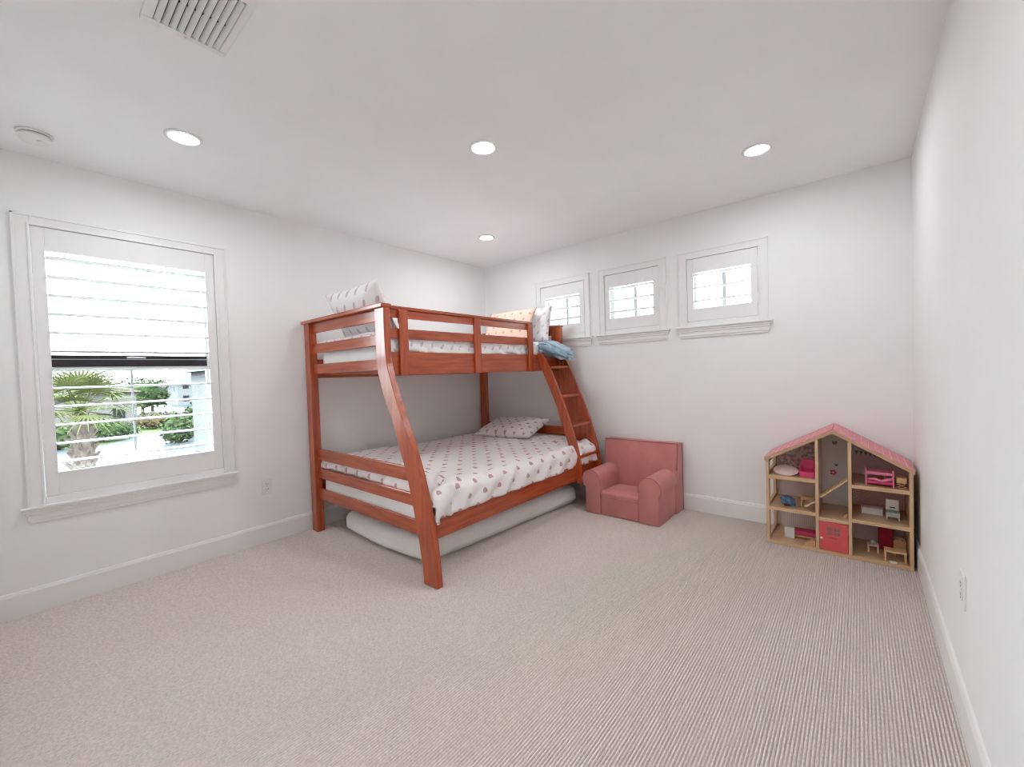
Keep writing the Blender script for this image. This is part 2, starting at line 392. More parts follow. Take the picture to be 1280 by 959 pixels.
# ------------------------------------------------------------------ windows with plantation shutters
def window(idx, frame, a0, a1, z0, z1, stile, top, bot, louvers, casing, ctop, sill_a0, sill_a1, sill_z, apron_z, ldepth, sashbar=None, muntin=True, hinge=-1):
    """frame(a, d, z): a along the wall, d into the room (+) / outwards (-)"""
    c = frame((a0 + a1) / 2, 0, z0)
    root = thing('window_%d' % idx, None, None, c, kind='structure')
    def bx(name, m, A0, A1, D0, D1, Z0, Z1, parent=root, bev=0.0):
        p, q = frame(A0, D0, Z0), frame(A1, D1, Z1)
        mb = MB(); mb.box(min(p[0], q[0]), max(p[0], q[0]), min(p[1], q[1]), max(p[1], q[1]), min(p[2], q[2]), max(p[2], q[2]), bev)
        return mb.build(name, m, parent)
    # casing: flat boards with a bead at the outer edge
    def casing_mb():
        mb = MB()
        def add(A0, A1, D0, D1, Z0, Z1, bev=0.002):
            p, q = frame(A0, D0, Z0), frame(A1, D1, Z1)
            mb.box(min(p[0], q[0]), max(p[0], q[0]), min(p[1], q[1]), max(p[1], q[1]), min(p[2], q[2]), max(p[2], q[2]), bev)
        add(a0 - casing, a0, 0, 0.016, sill_z, z1 + ctop); add(a1, a1 + casing, 0, 0.016, sill_z, z1 + ctop)
        add(a0, a1, 0, 0.016, z1, z1 + ctop); add(a0, a1, 0, 0.016, sill_z, z0)
        add(a0 - casing, a0 - casing + 0.014, 0.016, 0.022, sill_z, z1 + ctop, 0.003); add(a1 + casing - 0.014, a1 + casing, 0.016, 0.022, sill_z, z1 + ctop, 0.003)
        add(a0 - casing, a1 + casing, 0.016, 0.022, z1 + ctop - 0.014, z1 + ctop, 0.003)
        add(a0 - 0.012, a0, 0.016, 0.024, sill_z, z1, 0.003); add(a1, a1 + 0.012, 0.016, 0.024, sill_z, z1, 0.003)
        add(a0 - 0.012, a1 + 0.012, 0.016, 0.024, z1, z1 + 0.012, 0.003)
        return mb
    casing_mb().build('casing', 'trim', root)
    # stool and stepped apron with returned ends
    bx('sill', 'trim', sill_a0, sill_a1, 0, 0.045, sill_z - 0.016, sill_z + 0.002, bev=0.005)
    ap = MB(); Hh = sill_z - 0.016 - apron_z
    steps = [(0.034, 0.0, 0.20), (0.026, 0.20, 0.42), (0.019, 0.42, 0.80), (0.013, 0.80, 1.0)]
    for d, s0, s1 in steps:
        ins = (0.036 - d) * 1.1 + 0.006
        p, q = frame(sill_a0 + ins, 0, sill_z - 0.016 - Hh * s1), frame(sill_a1 - ins, d, sill_z - 0.016 - Hh * s0)
        ap.box(min(p[0], q[0]), max(p[0], q[0]), min(p[1], q[1]), max(p[1], q[1]), p[2], q[2], 0.003)
    ap.build('apron', 'trim', root)
    # shutter panel
    g = 0.0035
    A0, A1, Z0, Z1 = a0 + g, a1 - g, z0 + g, z1 - g
    sp = MB()
    def spx(B0, B1, C0, C1):
        p, q = frame(B0, -0.016, C0), frame(B1, 0.012, C1)
        sp.box(min(p[0], q[0]), max(p[0], q[0]), min(p[1], q[1]), max(p[1], q[1]), C0, C1, 0.002)
    spx(A0, a0 + stile, Z0, Z1); spx(a1 - stile, A1, Z0, Z1); spx(a0 + stile, a1 - stile, z1 - top, Z1); spx(a0 + stile, a1 - stile, Z0, z0 + bot)
    panel = sp.build('shutter_panel', 'trim', root)
    for z in louvers:
        mb = MB(); pts = []
        for k in range(16):
            t = 2 * math.pi * k / 16
            pts.append((math.cos(t) * ldepth / 2, math.sin(t) * (0.0068 if idx == 1 else 0.0085)))
        P0 = [Vector(frame(a0 + stile + 0.002, -0.002 - ldepth / 2 + 0.045 + x, z + zz)) for x, zz in pts]
        d = Vector(frame(a1 - stile - 0.002, 0, 0)) - Vector(frame(a0 + stile + 0.002, 0, 0))
        mb.poly(P0, d); mb.build('louver', 'trim', panel)
    for zh in ((z0 + 0.25 * (z1 - z0)), (z0 + 0.8 * (z1 - z0))):
        ah = a0 if hinge < 0 else a1
        bx('hinge', 'trim', ah - 0.005, ah + 0.005, 0.010, 0.020, zh - 0.04, zh + 0.04, panel, 0.003)
    # glazed window behind
    fr = MB(); d0, d1 = -0.145, -0.105
    def frx(B0, B1, C0, C1, e0=d0, e1=d1):
        p, q = frame(B0, e0, C0), frame(B1, e1, C1)
        fr.box(min(p[0], q[0]), max(p[0], q[0]), min(p[1], q[1]), max(p[1], q[1]), C0, C1, 0.002)
    w = 0.05
    frx(a0, a0 + w, z0, z1); frx(a1 - w, a1, z0, z1); frx(a0 + w, a1 - w, z1 - w, z1); frx(a0 + w, a1 - w, z0, z0 + w)
    if sashbar: frx(a0 + w, a1 - w, sashbar[0] - 0.028, sashbar[0])
    sash = fr.build('sash_frame', 'trim', root)
    bx('pane', 'glass', a0 + w, a1 - w, -0.127, -0.123, z0 + w, z1 - w, root)
    if sashbar:
        bx('meeting_rail', 'bronze', a0 + w, a1 - w, -0.118, -0.085, sashbar[0], sashbar[1], root, 0.003)
        lk = MB(); am = (a0 + a1) / 2
        p, q = frame(am - 0.05, -0.085, sashbar[1] - 0.022), frame(am + 0.05, -0.065, sashbar[1] - 0.010)
        lk.box(min(p[0], q[0]), max(p[0], q[0]), min(p[1], q[1]), max(p[1], q[1]), p[2], q[2], 0.003); lk.build('sash_lock', 'metal', root)
        bx('rail_bead', 'greyframe', a0 + w, a1 - w, -0.085, -0.079, sashbar[1] - 0.030, sashbar[1] - 0.024, root)
        bx('muntin', 'greyframe', -3.510, -3.498, -0.122, -0.112, z0 + w, sashbar[0] - 0.028, root)
    elif muntin:
        am = (a0 + a1) / 2
        bx('muntin', 'greyframe', am - 0.013, am + 0.013, -0.122, -0.108, z0 + w, z1 - w, root)
    return root

window(1, lambda a, d, z: (d, a, z), LW['y0'], LW['y1'], LW['z0'], LW['z1'], 0.058, 0.141, 0.1425,
       [2.142 - 0.1146 * k for k in range(12)], 0.0735, 0.0646, -4.0406, -2.928, 0.6365, 0.5353, 0.112, sashbar=(1.475, 1.55), hinge=-1)
for i, x in enumerate(BWX):
    window(i + 2, lambda a, d, z: (a, -d, z), x - BWH, x + BWH, BZ0, BZ1, 0.055, 0.130, 0.1165,
           [2.174, 2.057, 1.938], 0.072, 0.07, x - 0.390, x + 0.390, 1.7133, 1.6094, 0.090, hinge=1)

# ------------------------------------------------------------------ ceiling fittings
def lamp(x, y, label):
    t = thing('recessed_light', label, 'ceiling light', (x, y, H), 'recessed lights set in the ceiling')
    MB().lathe([(0.088, H + 0.001), (0.088, H - 0.004), (0.080, H - 0.009), (0.062, H - 0.006), (0.058, H + 0.001)], (x, y, 0), 40).build('trim_ring', 'plastic', t, True)
    MB().lathe([(0.057, H - 0.0005), (0.057, H - 0.0045), (0.03, H - 0.006), (0.001, H - 0.0065)], (x, y, 0), 32).build('lens', 'lens', t, True)
    return t
lamp(0.875, -3.357, 'round recessed light glowing between the smoke detector and the ceiling vent')
lamp(2.032, -2.112, 'round recessed light glowing at the middle of the ceiling')
lamp(3.300, -0.870, 'round recessed light glowing in the ceiling above the dollhouse side of the room')
lamp(0.876, -0.869, 'small looking recessed light in the far corner above the bunk bed')
lamp(3.300, -3.357, 'round recessed light in the ceiling above the camera, outside the frame')

t = thing('smoke_detector', 'round white smoke detector on the ceiling near the large window', 'smoke detector', (0.345, -3.905, H))
MB().lathe([(0.072, H), (0.072, H - 0.008), (0.068, H - 0.010)], (0.345, -3.905, 0), 40).build('base_plate', 'plastic', t, True)
MB().lathe([(0.060, H - 0.010), (0.060, H - 0.014)], (0.345, -3.905, 0), 40).build('shadow_gap', 'slot', t, True)
MB().lathe([(0.064, H - 0.014), (0.065, H - 0.030), (0.058, H - 0.040), (0.03, H - 0.044), (0.001, H - 0.045)], (0.345, -3.905, 0), 40).build('cover', 'plastic', t, True)
MB().lathe([(0.010, H - 0.042), (0.010, H - 0.047), (0.001, H - 0.048)], (0.375, -3.890, 0), 20).build('test_button', 'plastic', t, True)

vx0, vx1, vy0, vy1 = 1.735, 2.14, -3.667, -3.393
t = thing('ceiling_vent', 'white louvered air vent in the ceiling at the top of the photo', 'vent', ((vx0 + vx1) / 2, (vy0 + vy1) / 2, H))
mb = MB()
zf0, zf1 = H - 0.014, H
mb.box(vx0, vx0 + 0.028, vy0, vy1, zf0, zf1, 0.003); mb.box(vx1 - 0.05, vx1, vy0, vy1, zf0, zf1, 0.003)
mb.box(vx0 + 0.028, vx1 - 0.05, vy0, vy0 + 0.034, zf0, zf1, 0.003); mb.box(vx0 + 0.028, vx1 - 0.05, vy1 - 0.028, vy1, zf0, zf1, 0.003)
mb.build('vent_frame', 'plastic', t)
MB().box(vx0 + 0.028, vx1 - 0.05, vy0 + 0.03, vy1 - 0.026, H - 0.002, H - 0.0005)
mb = MB(); mb.box(vx0 + 0.028, vx1 - 0.05, vy0 + 0.034, vy1 - 0.028, H - 0.002, H); mb.build('duct_opening', 'ductdark', t)
mb = MB(); mb.box(1.914, 1.924, vy0 + 0.034, vy1 - 0.028, H - 0.008, H - 0.002); mb.build('divider', 'slot', t)
ns = 9; yy0 = vy0 + 0.034; sp_ = (vy1 - 0.028 - yy0) / ns
for k in range(ns):
    mb = MB(); yc = yy0 + sp_ * (k + 0.5)
    mb.rbox((vx1 - 0.05 - vx0 - 0.03, 0.0215, 0.0018), Matrix.Translation(((vx0 + 0.028 + vx1 - 0.05) / 2, yc, H - 0.012)) @ Matrix.Rotation(math.radians(-40), 4, 'X'), 0.0006)
    mb.build('slat', 'plastic', t)
mb = MB(); mb.lathe([(0.004, H - 0.014), (0.003, H - 0.0165), (0.0005, H - 0.017)], (1.750, -3.53, 0), 12); mb.build('screw', 'metal', t)

def outlet(c, nrm, w, label):
    t = thing('wall_outlet', label, 'outlet', c)
    def f(a, d, z):
        return (c[0] + nrm * d, c[1] + a, c[2] + z)
    def bx(name, m, A0, A1, D0, D1, Z0, Z1, par, bev=0):
        p, q = f(A0, D0, Z0), f(A1, D1, Z1); mb = MB(); mb.box(min(p[0], q[0]), max(p[0], q[0]), p[1], q[1], p[2], q[2], bev); return mb.build(name, m, par)
    bx('cover_plate', 'plastic', -w / 2, w / 2, 0, 0.006, -0.062, 0.062, t, 0.003)
    for s in (-1, 1):
        r = bx('receptacle', 'plastic', -0.017, 0.017, 0.006, 0.009, s * 0.021 - 0.016, s * 0.021 + 0.016, t, 0.004)
        for a in (-0.007, 0.007): bx('slot', 'slot', a - 0.0014, a + 0.0014, 0.0088, 0.0096, s * 0.021 - 0.003, s * 0.021 + 0.008, r)
        bx('ground_hole', 'slot', -0.0025, 0.0025, 0.0088, 0.0096, s * 0.021 - 0.012, s * 0.021 - 0.007, r)
    bx('screw', 'metal', -0.002, 0.002, 0.006, 0.0085, -0.002, 0.002, t, 0.001)
    return t
outlet((0, -2.720, 0.460), 1, 0.078, 'white wall outlet between the large window and the bunk bed')
outlet((W, -1.835, 0.500), -1, 0.085, 'white wall outlet on the right wall above the baseboard')

# ------------------------------------------------------------------ bunk bed
bed = thing('bunk_bed', 'cherry-stained wooden twin-over-full bunk bed with slanted posts and built-in ladder', 'bunk bed', (0.85, -1.28, 0))
def bbox(name, m, *a, bev=0.004, parent=bed):
    mb = MB(); mb.box(*a, bev); return mb.build(name, m, parent)
legL = [(1.183, 1.825), (1.183, 1.60), (1.186, 1.46), (1.203, 1.36), (1.274, 1.175), (1.350, 1.04), (1.424, 0.85), (1.497, 0.66), (1.573, 0.376), (1.618, 0.14), (1.634, 0.0)]
legR = [(1.298, 1.825), (1.298, 1.62), (1.305, 1.47), (1.334, 1.36), (1.408, 1.175), (1.480, 1.03), (1.560, 0.86), (1.636, 0.67), (1.718, 0.39), (1.752, 0.15), (1.766, 0.0)]
for (ya, yb, sgn) in ((-2.385, -2.335, 1), (-0.200, -0.150, -1)):
    board_xz(legL if sgn > 0 else [(x - 0.055 * min(1, max(0, (1.44 - z) / 0.2)), z) for x, z in legL], legR, ya, yb, 'wood_z', 'slanted_leg', bed)
    bbox('post', 'wood_z', 0.055, 0.148, min(ya, ya) if sgn > 0 else -0.205, -2.318 if sgn > 0 else -0.145, 0.0, 1.825)
    yr0, yr1 = (-2.356, -2.334) if sgn > 0 else (-0.185, -0.163)
    for (z0, z1) in ((1.742, 1.825), (1.568, 1.648), (1.390, 1.472)):
        bbox('end_rail', 'wood_x', 0.146, 1.19, yr0, yr1, z0, z1)
    for (z0, z1, xr) in ((0.636, 0.733, 1.50), (0.475, 0.560, 1.56), (0.290, 0.384, 1.61)):
        bbox('end_rail', 'wood_x', 0.146, xr, yr0, yr1, z0, z1)
bbox('cap_rail', 'wood_x', 0.034, 1.300, -2.402, -2.322, 1.825, 1.853)
bbox('cap_rail', 'wood_x', 0.045, 1.300, -0.208, -0.140, 1.825, 1.850)
# long sides of the upper bed
bbox('side_board', 'wood_y', 1.240, 1.262, -2.334, -0.201, 1.352, 1.520)
bbox('side_board', 'wood_y', 0.062, 0.084, -2.317, -0.206, 1.352, 1.520)
bbox('guard_rail', 'wood_y', 1.240, 1.262, -2.334, -0.680, 1.615, 1.688)
bbox('guard_rail', 'wood_y', 1.240, 1.262, -2.334, -0.680, 1.765, 1.824)
bbox('cap_rail', 'wood_y', 1.222, 1.272, -2.321, -0.655, 1.824, 1.848)
for yc in (-2.212, -1.455, -0.705):
    bbox('guard_post', 'wood_z', 1.262, 1.284, yc - 0.038, yc + 0.038, 1.350, 1.823)
for k in range(11):
    y = -2.22 + k * 0.195
    bbox('slat', 'wood_x', 0.085, 1.239, y - 0.035, y + 0.035, 1.375, 1.393)
# lower bed
bbox('side_board', 'wood_y', 1.664, 1.700, -2.334, -0.201, 0.282, 0.432)
bbox('side_board', 'wood_y', 0.070, 0.100, -2.317, -0.206, 0.282, 0.432)
for k in range(9):
    y = -2.18 + k * 0.24
    bbox('slat', 'wood_x', 0.101, 1.663, y - 0.035, y + 0.035, 0.292, 0.306)
# ladder
stL = [(1.268, 1.535), (1.300, 1.42), (1.345, 1.31), (1.415, 1.17), (1.478, 1.02), (1.540, 0.84), (1.590, 0.70), (1.632, 0.55), (1.664, 0.415), (1.683, 0.33), (1.700, 0.255)]
stR = [(1.318, 1.535), (1.385, 1.44), (1.450, 1.31), (1.512, 1.17), (1.575, 1.02), (1.640, 0.84), (1.687, 0.70), (1.722, 0.57), (1.746, 0.43), (1.756, 0.33), (1.760, 0.255)]
lad = bpy.data.objects.new('ladder', None); COL.objects.link(lad); lad.parent = bed; lad.location = Vector((1.6, -0.4, 0)) - bed.location
board_xz(stL, stR, -0.592, -0.566, 'wood_z', 'stringer', lad, 0.003)
board_xz(stL, [(x + 0.012, z) for x, z in stR], -0.232, -0.206, 'wood_z', 'stringer', lad, 0.003)
def xr(z):
    for (xa, za), (xb, zb) in zip(stR, stR[1:]):
        if zb <= z <= za: return xa + (xb - xa) * (za - z) / (za - zb)
for z in (1.385, 1.093, 0.805, 0.510, 0.285):
    x1 = xr(z); bbox('tread', 'wood_y', x1 - 0.085, x1 + 0.006, -0.565, -0.233, z - 0.013, z + 0.013, bev=0.004, parent=lad)

# ------------------------------------------------------------------ mattresses and bedding
def soft_box(name, label, cat, x0, x1, y0, y1, z0, z1, m, r=0.05, amp=0.006, seed=1.0, sub=0.035, skew=None, uvscale=1.0, pipe=None):
    nx, ny, nz = max(4, int((x1 - x0) / sub)), max(4, int((y1 - y0) / sub)), max(3, int((z1 - z0) / (sub * 0.6)))
    bm = bmesh.new(); V = {}
    def P(i, j, k):
        key = (i, j, k)
        if key in V: return V[key]
        x = x0 + (x1 - x0) * i / nx; y = y0 + (y1 - y0) * j / ny; z = z0 + (z1 - z0) * k / nz
        # round the box
        c = Vector((min(max(x, x0 + r), x1 - r), min(max(y, y0 + r), y1 - r), min(max(z, z0 + r * 0.8), z1 - r * 0.8)))
        d = Vector((x, y, z)) - c
        if d.length > 1e-9:
            q = Vector((d.x / r, d.y / r, d.z / (r * 0.8))); s = q.length
            mx = max(abs(q.x), abs(q.y), abs(q.z))
            d = d * (mx / s)
        p = c + d
        nse = fbm((x, y, z), 5, seed) * amp
        dirv = Vector(((x - (x0 + x1) / 2) / (x1 - x0), (y - (y0 + y1) / 2) / (y1 - y0), (z - (z0 + z1) / 2) / (z1 - z0)))
        big = max(range(3), key=lambda a: abs(dirv[a])); o = Vector((0, 0, 0)); o[big] = 1 if dirv[big] > 0 else -1
        if not (big == 2 and dirv.z < 0): p += o * nse
        if skew: p = skew(p)
        V[key] = bm.verts.new(p); return V[key]
    for i in range(nx):
        for j in range(ny):
            bm.faces.new((P(i, j, 0), P(i, j + 1, 0), P(i + 1, j + 1, 0), P(i + 1, j, 0))); bm.faces.new((P(i, j, nz), P(i + 1, j, nz), P(i + 1, j + 1, nz), P(i, j + 1, nz)))
    for i in range(nx):
        for k in range(nz):
            bm.faces.new((P(i, 0, k), P(i + 1, 0, k), P(i + 1, 0, k + 1), P(i, 0, k + 1))); bm.faces.new((P(i, ny, k), P(i, ny, k + 1), P(i + 1, ny, k + 1), P(i + 1, ny, k)))
    for j in range(ny):
        for k in range(nz):
            bm.faces.new((P(0, j, k), P(0, j, k + 1), P(0, j + 1, k + 1), P(0, j + 1, k))); bm.faces.new((P(nx, j, k), P(nx, j + 1, k), P(nx, j + 1, k + 1), P(nx, j, k + 1)))
    me = bpy.data.meshes.new(name); c0 = Vector(((x0 + x1) / 2, (y0 + y1) / 2, z0))
    bm.transform(Matrix.Translation(-c0)); bm.to_mesh(me); bm.free()
    uvset(me, lambda vi: (me.vertices[vi].co.y, me.vertices[vi].co.x + me.vertices[vi].co.z))
    o = link(name, me, m, smooth=True); o.location = c0
    return tag(o, label, cat)

soft_box('mattress', 'white mattress on the upper bunk', 'mattress', 0.215, 1.235, -2.318, -0.225, 1.398, 1.590, 'cream', 0.05, 0.004, 1)
soft_box('mattress', 'white mattress on the lower full-size bunk', 'mattress', 0.165, 1.645, -2.325, -0.225, 0.310, 0.555, 'cream', 0.06, 0.004, 2)
def trundle_skew(p):
    t = (p.y + 2.25) / 1.9
    q = Vector(p); q.x += 0.13 * t * (1 if p.x > 0.9 else 0.3)
    u = (p.x - 0.35) / 1.1
    q.y -= 0.035 * math.sin(max(0, min(1, u)) * math.pi) * max(0, 1 - t)
    if p.z < 0.05: q.y += 0.02 * max(0, 1 - t * 3); q.x -= 0.02 if p.x > 1.3 else 0
    return q
trundle = soft_box('trundle_mattress', 'white covered trundle mattress on the carpet under the bunk bed', 'mattress', 0.335, 1.488, -2.245, -0.42, 0.0, 0.192, 'cream', 0.085, 0.010, 3, skew=trundle_skew)

def duvet(name, label, x0, x1, y0, y1, top, rx, ry, hang_x, hang_y, m, seed, amp, thick=0.022, n=0.022, wrink=None, raise_fn=None):
    """cloth lying on a mattress, falling over its +x side by hang_x and over its -y end by hang_y"""
    def edge(s, r, hang):
        # s: arc distance beyond the flat part; returns (outward, down)
        q = r * math.pi / 2
        if s <= 0: return 0.0, 0.0
        if s < q: a = s / r; return r * math.sin(a), r * (1 - math.cos(a))
        return r, r + (s - q)
    Lx = (x1 - rx) - x0; Ly = y1 - (y0 + ry)
    SX = Lx + rx * math.pi / 2 + max(0, hang_x - rx); SY = Ly + ry * math.pi / 2 + max(0, hang_y - ry)
    nx, ny = int(SX / n), int(SY / n)
    bm = bmesh.new(); grid = []; uvs = {}
    for i in range(nx + 1):
        row = []
        for j in range(ny + 1):
            s, t = SX * i / nx, SY * j / ny
            ox, dx = edge(s - Lx, rx, hang_x); oy, dy = edge(t - Ly, ry, hang_y)
            x = x0 + min(s, Lx) + ox; y = y1 - min(t, Ly) - oy
            z = top(x, y) - max(dx, dy) - 0.30 * min(dx, dy)
            w = fbm((x, y, z), 4.0, seed) * amp + fbm((s * 1.0, t * 1.0, 0), 13.0, seed + 5) * amp * 0.35
            if wrink: w += wrink(s, t, x, y, Lx, Ly)
            kx = min(1, max(0, dx / rx)); ky = min(1, max(0, dy / ry)); kz = max(0.0, 1 - kx - ky)
            v = bm.verts.new((x + w * kx, y - w * ky * 0.4, z + w * kz)); row.append(v); uvs[len(uvs)] = (t, s)
        grid.append(row)
    for i in range(nx):
        for j in range(ny): bm.faces.new((grid[i][j], grid[i + 1][j], grid[i + 1][j + 1], grid[i][j + 1]))
    bmesh.ops.recalc_face_normals(bm, faces=bm.faces)
    bm.normal_update()
    if sum(f.normal.z for f in bm.faces) < 0: bmesh.ops.reverse_faces(bm, faces=bm.faces)
    me = bpy.data.meshes.new(name); c0 = Vector(((x0 + x1) / 2, (y0 + y1) / 2, top((x0 + x1) / 2, (y0 + y1) / 2)))
    bm.transform(Matrix.Translation(-c0)); bm.to_mesh(me); bm.free()
    uvset(me, lambda vi: uvs[vi])
    o = link(name, me, m, smooth=True); o.location = c0
    md = o.modifiers.new('thickness', 'SOLIDIFY'); md.thickness = thick; md.offset = -1
    return tag(o, label, 'duvet')

def wr_low(s, t, x, y, Lx, Ly):
    # radiating creases at the foot corner and the ladder corner
    w = 0
    d = math.hypot(x - 1.66, y + 2.30)
    if d < 0.7: 
        a = math.atan2(y + 2.30, 1.66 - x); w += 0.026 * math.sin(a * 15 + 1) * math.exp(-(d / 0.34) ** 2) * min(1, d * 7)
    d = math.hypot(x - 1.66, y + 0.45)
    if d < 0.6:
        a = math.atan2(y + 0.45, 1.66 - x); w += 0.024 * math.sin(a * 11) * math.exp(-(d / 0.3) ** 2) * min(1, d * 6)
    w += 0.009 * math.sin((s - t) * 26 + 3 * noise.noise(Vector((x * 3, y * 3, 1)))) * max(0, (x - 1.3) / 0.35)
    # wavy foot hem
    if y < -2.2: w += 0.012 * math.sin(x * 34 + 2 * noise.noise(Vector((x * 6, 0, 0))))
    return w
duvet('duvet', 'white duvet with dusty pink hearts spread over the lower bunk', 0.125, 1.712, -2.333, -0.225,
      lambda x, y: 0.612 + 0.03 * math.sin(min(1, max(0, (x - 0.1) / 1.5)) * math.pi) + 0.035 * min(1, max(0, (-y - 1.2) / 1.0)) * (1 - min(1, max(0, (x - 0.3) / 1.2))),
      0.085, 0.07, 0.195, 0.095, 'hearts', 3.0, 0.010, wrink=wr_low)
def wr_up(s, t, x, y, Lx, Ly):
    return 0.008 * math.sin((s * 1.2 + t) * 34 + 4 * noise.noise(Vector((x * 4, y * 4, 3)))) * max(0.15, min(1, (x - 0.9) / 0.25))
duvet('duvet', 'white wrinkled duvet on the upper bunk behind the guard rail', 0.215, 1.238, -2.330, -0.42,
      lambda x, y: 1.665 + 0.012 * math.sin(y * 5), 0.07, 0.05, 0.150, 0.050, 'greyprint', 8.0, 0.007, wrink=wr_up)

def pillow(name, label, w, h, t, matrix, m, seed=1.0, back=None, n=26, puff=2.6, amp=0.008):
    bm = bmesh.new(); F = {}; uv = {}
    def vert(i, j, s):
        u, v = 2 * i / n - 1, 2 * j / n - 1
        edge = (i in (0, n) or j in (0, n)); key = (i, j, 0 if edge else s)
        if key in F: return F[key]
        th = (1 - abs(u) ** puff) ** 0.55 * (1 - abs(v) ** puff) ** 0.55 * t / 2 if not edge else 0
        # sides pull in between the corners
        px = u * w / 2 * (1 - 0.06 * (1 - abs(v) ** 2) * abs(u) ** 3 * 1.0); py = v * h / 2 * (1 - 0.08 * (1 - abs(u) ** 2) * abs(v) ** 3)
        nn = fbm((px, py, s), 7, seed) * amp * (1 if not edge else 0.4)
        crease = 0.004 * math.sin(math.atan2(v, u) * 16 + seed) * (abs(u * v)) if not edge else 0
        F[key] = bm.verts.new((px, py, s * (th + nn + crease) if not edge else nn)); uv[len(uv)] = (px + w / 2, py + h / 2); return F[key]
    for s in (1, -1):
        for i in range(n):
            for j in range(n):
                q = [vert(i, j, s), vert(i + 1, j, s), vert(i + 1, j + 1, s), vert(i, j + 1, s)]
                f = bm.faces.new(q if s > 0 else q[::-1]); f.material_index = 0 if s > 0 else (1 if back else 0)
    me = bpy.data.meshes.new(name); bm.to_mesh(me); bm.free()
    uvset(me, lambda vi: uv[vi])
    o = link(name, me, m, smooth=True)
    if back: me.materials.append(MAT[back])
    o.matrix_world = matrix
    return tag(o, label, 'pillow')

def frame_m(origin, ex, ey):
    ex = Vector(ex).normalized(); ey = Vector(ey); ey = (ey - ex * ey.dot(ex)).normalized(); ez = ex.cross(ey)
    return Matrix.Translation(origin) @ Matrix((ex, ey, ez)).transposed().to_4x4()

# near upper pillow leaning out over the end cap rail
pillow('pillow', 'white pillow with sea-creature print leaning over the near end of the upper bunk', 0.77, 0.385, 0.14,
       frame_m((0.815, -2.283, 1.862), (1, 0.0, 0.0), (0.02, -0.42, 0.90)), 'seahorse', 2.0)
pillow('pillow', 'peach flowered pillow standing at the far end of the upper bunk', 0.66, 0.42, 0.13,
       frame_m((0.800, -0.475, 1.855), (1, 0.04, 0.0), (0, 0.42, 0.88)), 'peach', 4.0, back='sheet')
pillow('pillow', 'white pillow behind the peach pillow on the upper bunk', 0.62, 0.42, 0.13,
       frame_m((0.930, -0.300, 1.862), (1, 0.04, 0.0), (-0.02, 0.25, 0.95)), 'greyprint', 7.0)
pillow('pillow', 'white heart-print pillow resting on the lower bunk by the back wall', 0.74, 0.50, 0.15,
       frame_m((0.80, -0.470, 0.735), (1, 0.10, 0.01), (-0.08, 0.93, 0.26)), 'pillow_hearts', 9.0)

# blue blanket bundled at the top of the ladder
def bundle(name, label, cat, c, sz, m, seed):
    bm = bmesh.new(); bmesh.ops.create_icosphere(bm, subdivisions=5, radius=1.0)
    for v in bm.verts:
        d = v.co.normalized()
        k = 1 + 0.16 * fbm(d, 1.6, seed) + 0.055 * math.sin(6 * (d.x * 1.3 + d.z) + 5 * noise.noise(d * 1.6)) + 0.02 * math.sin(17 * d.z + 5 * d.x + 6 * noise.noise(d * 2))
        p = Vector((abs(d.x) ** 0.8 * math.copysign(1, d.x), abs(d.y) ** 0.8 * math.copysign(1, d.y), abs(d.z) ** 0.85 * math.copysign(1, d.z))) * k
        v.co = Vector((p.x * sz[0], p.y * sz[1], p.z * sz[2]))
        v.co.z -= max(0, v.co.x) * 0.42          # slumps towards the ladder
    me = bpy.data.meshes.new(name); bm.to_mesh(me); bm.free()
    o = link(name, me, m, smooth=True); o.location = c
    return tag(o, label, cat)
bundle('blanket', 'blue-grey blanket bundled over the top of the ladder on the upper bunk', 'blanket', (1.345, -0.400, 1.585), (0.195, 0.150, 0.080), 'blue', 4.2)

# ------------------------------------------------------------------ pink armchair
ch = thing('armchair', 'dusty pink child-size foam armchair against the back wall beside the bunk bed ladder', 'armchair', (2.15, -0.31, 0))
def soft(o, w=0.02, seg=3):
    b = o.modifiers.new('soft_edge', 'BEVEL'); b.width = w; b.segments = seg; b.limit_method = 'ANGLE'; b.angle_limit = math.radians(40)
    for p in o.data.polygons: p.use_smooth = True
    return o
x0, x1, yf, yb = 1.795, 2.498, -0.598, -0.030
mb = MB(); pts = [(yb, 0.0), (yb, 0.638), (-0.150, 0.640), (-0.205, 0.30), (-0.215, 0.0)]
mb.poly([(x0 - 0.018, y, z) for y, z in pts], (x1 - x0 + 0.036, 0, 0)); soft(mb.build('backrest', 'pink', ch), 0.018)
for (xi, xo, sg) in ((1.945, 1.764, -1), (2.315, 2.515, 1)):
    # arm: upright slab topped by a roll, seen from the front as a lollipop
    xc = (xi + xo) / 2; rr = abs(xo - xi) / 2; zc = 0.405 - rr
    pts = []
    for k in range(19):
        a = math.radians(-35 + (180 + 35) * k / 18) if sg > 0 else math.radians(215 - (180 + 35) * k / 18)
        pts.append((xc + rr * math.cos(a), zc + rr * math.sin(a)))
    outer = x1 if sg > 0 else x0
    pts = [(outer, 0.0), (outer, zc - rr * 0.75)] + pts + [(xi, zc - 0.04), (xi, 0.0)]
    mb = MB(); mb.poly([(x, yf, z) for x, z in pts], (0, 0.43, 0)); arm = soft(mb.build('armrest', 'pink', ch), 0.008, 2)
    pp = [(x, yf + 0.002, z) for x, z in pts[1:-1]]
    mb = MB(); mb.tube(pp, 0.0042, 6); mb.build('piping', 'piping', arm, True)
mb = MB(); mb.poly([(1.947, y, z) for y, z in ((-0.590, 0.0), (-0.592, 0.205), (-0.575, 0.222), (-0.30, 0.212), (-0.21, 0.205), (-0.21, 0.0))], (0.366, 0, 0))
soft(mb.build('seat', 'pink', ch), 0.012)
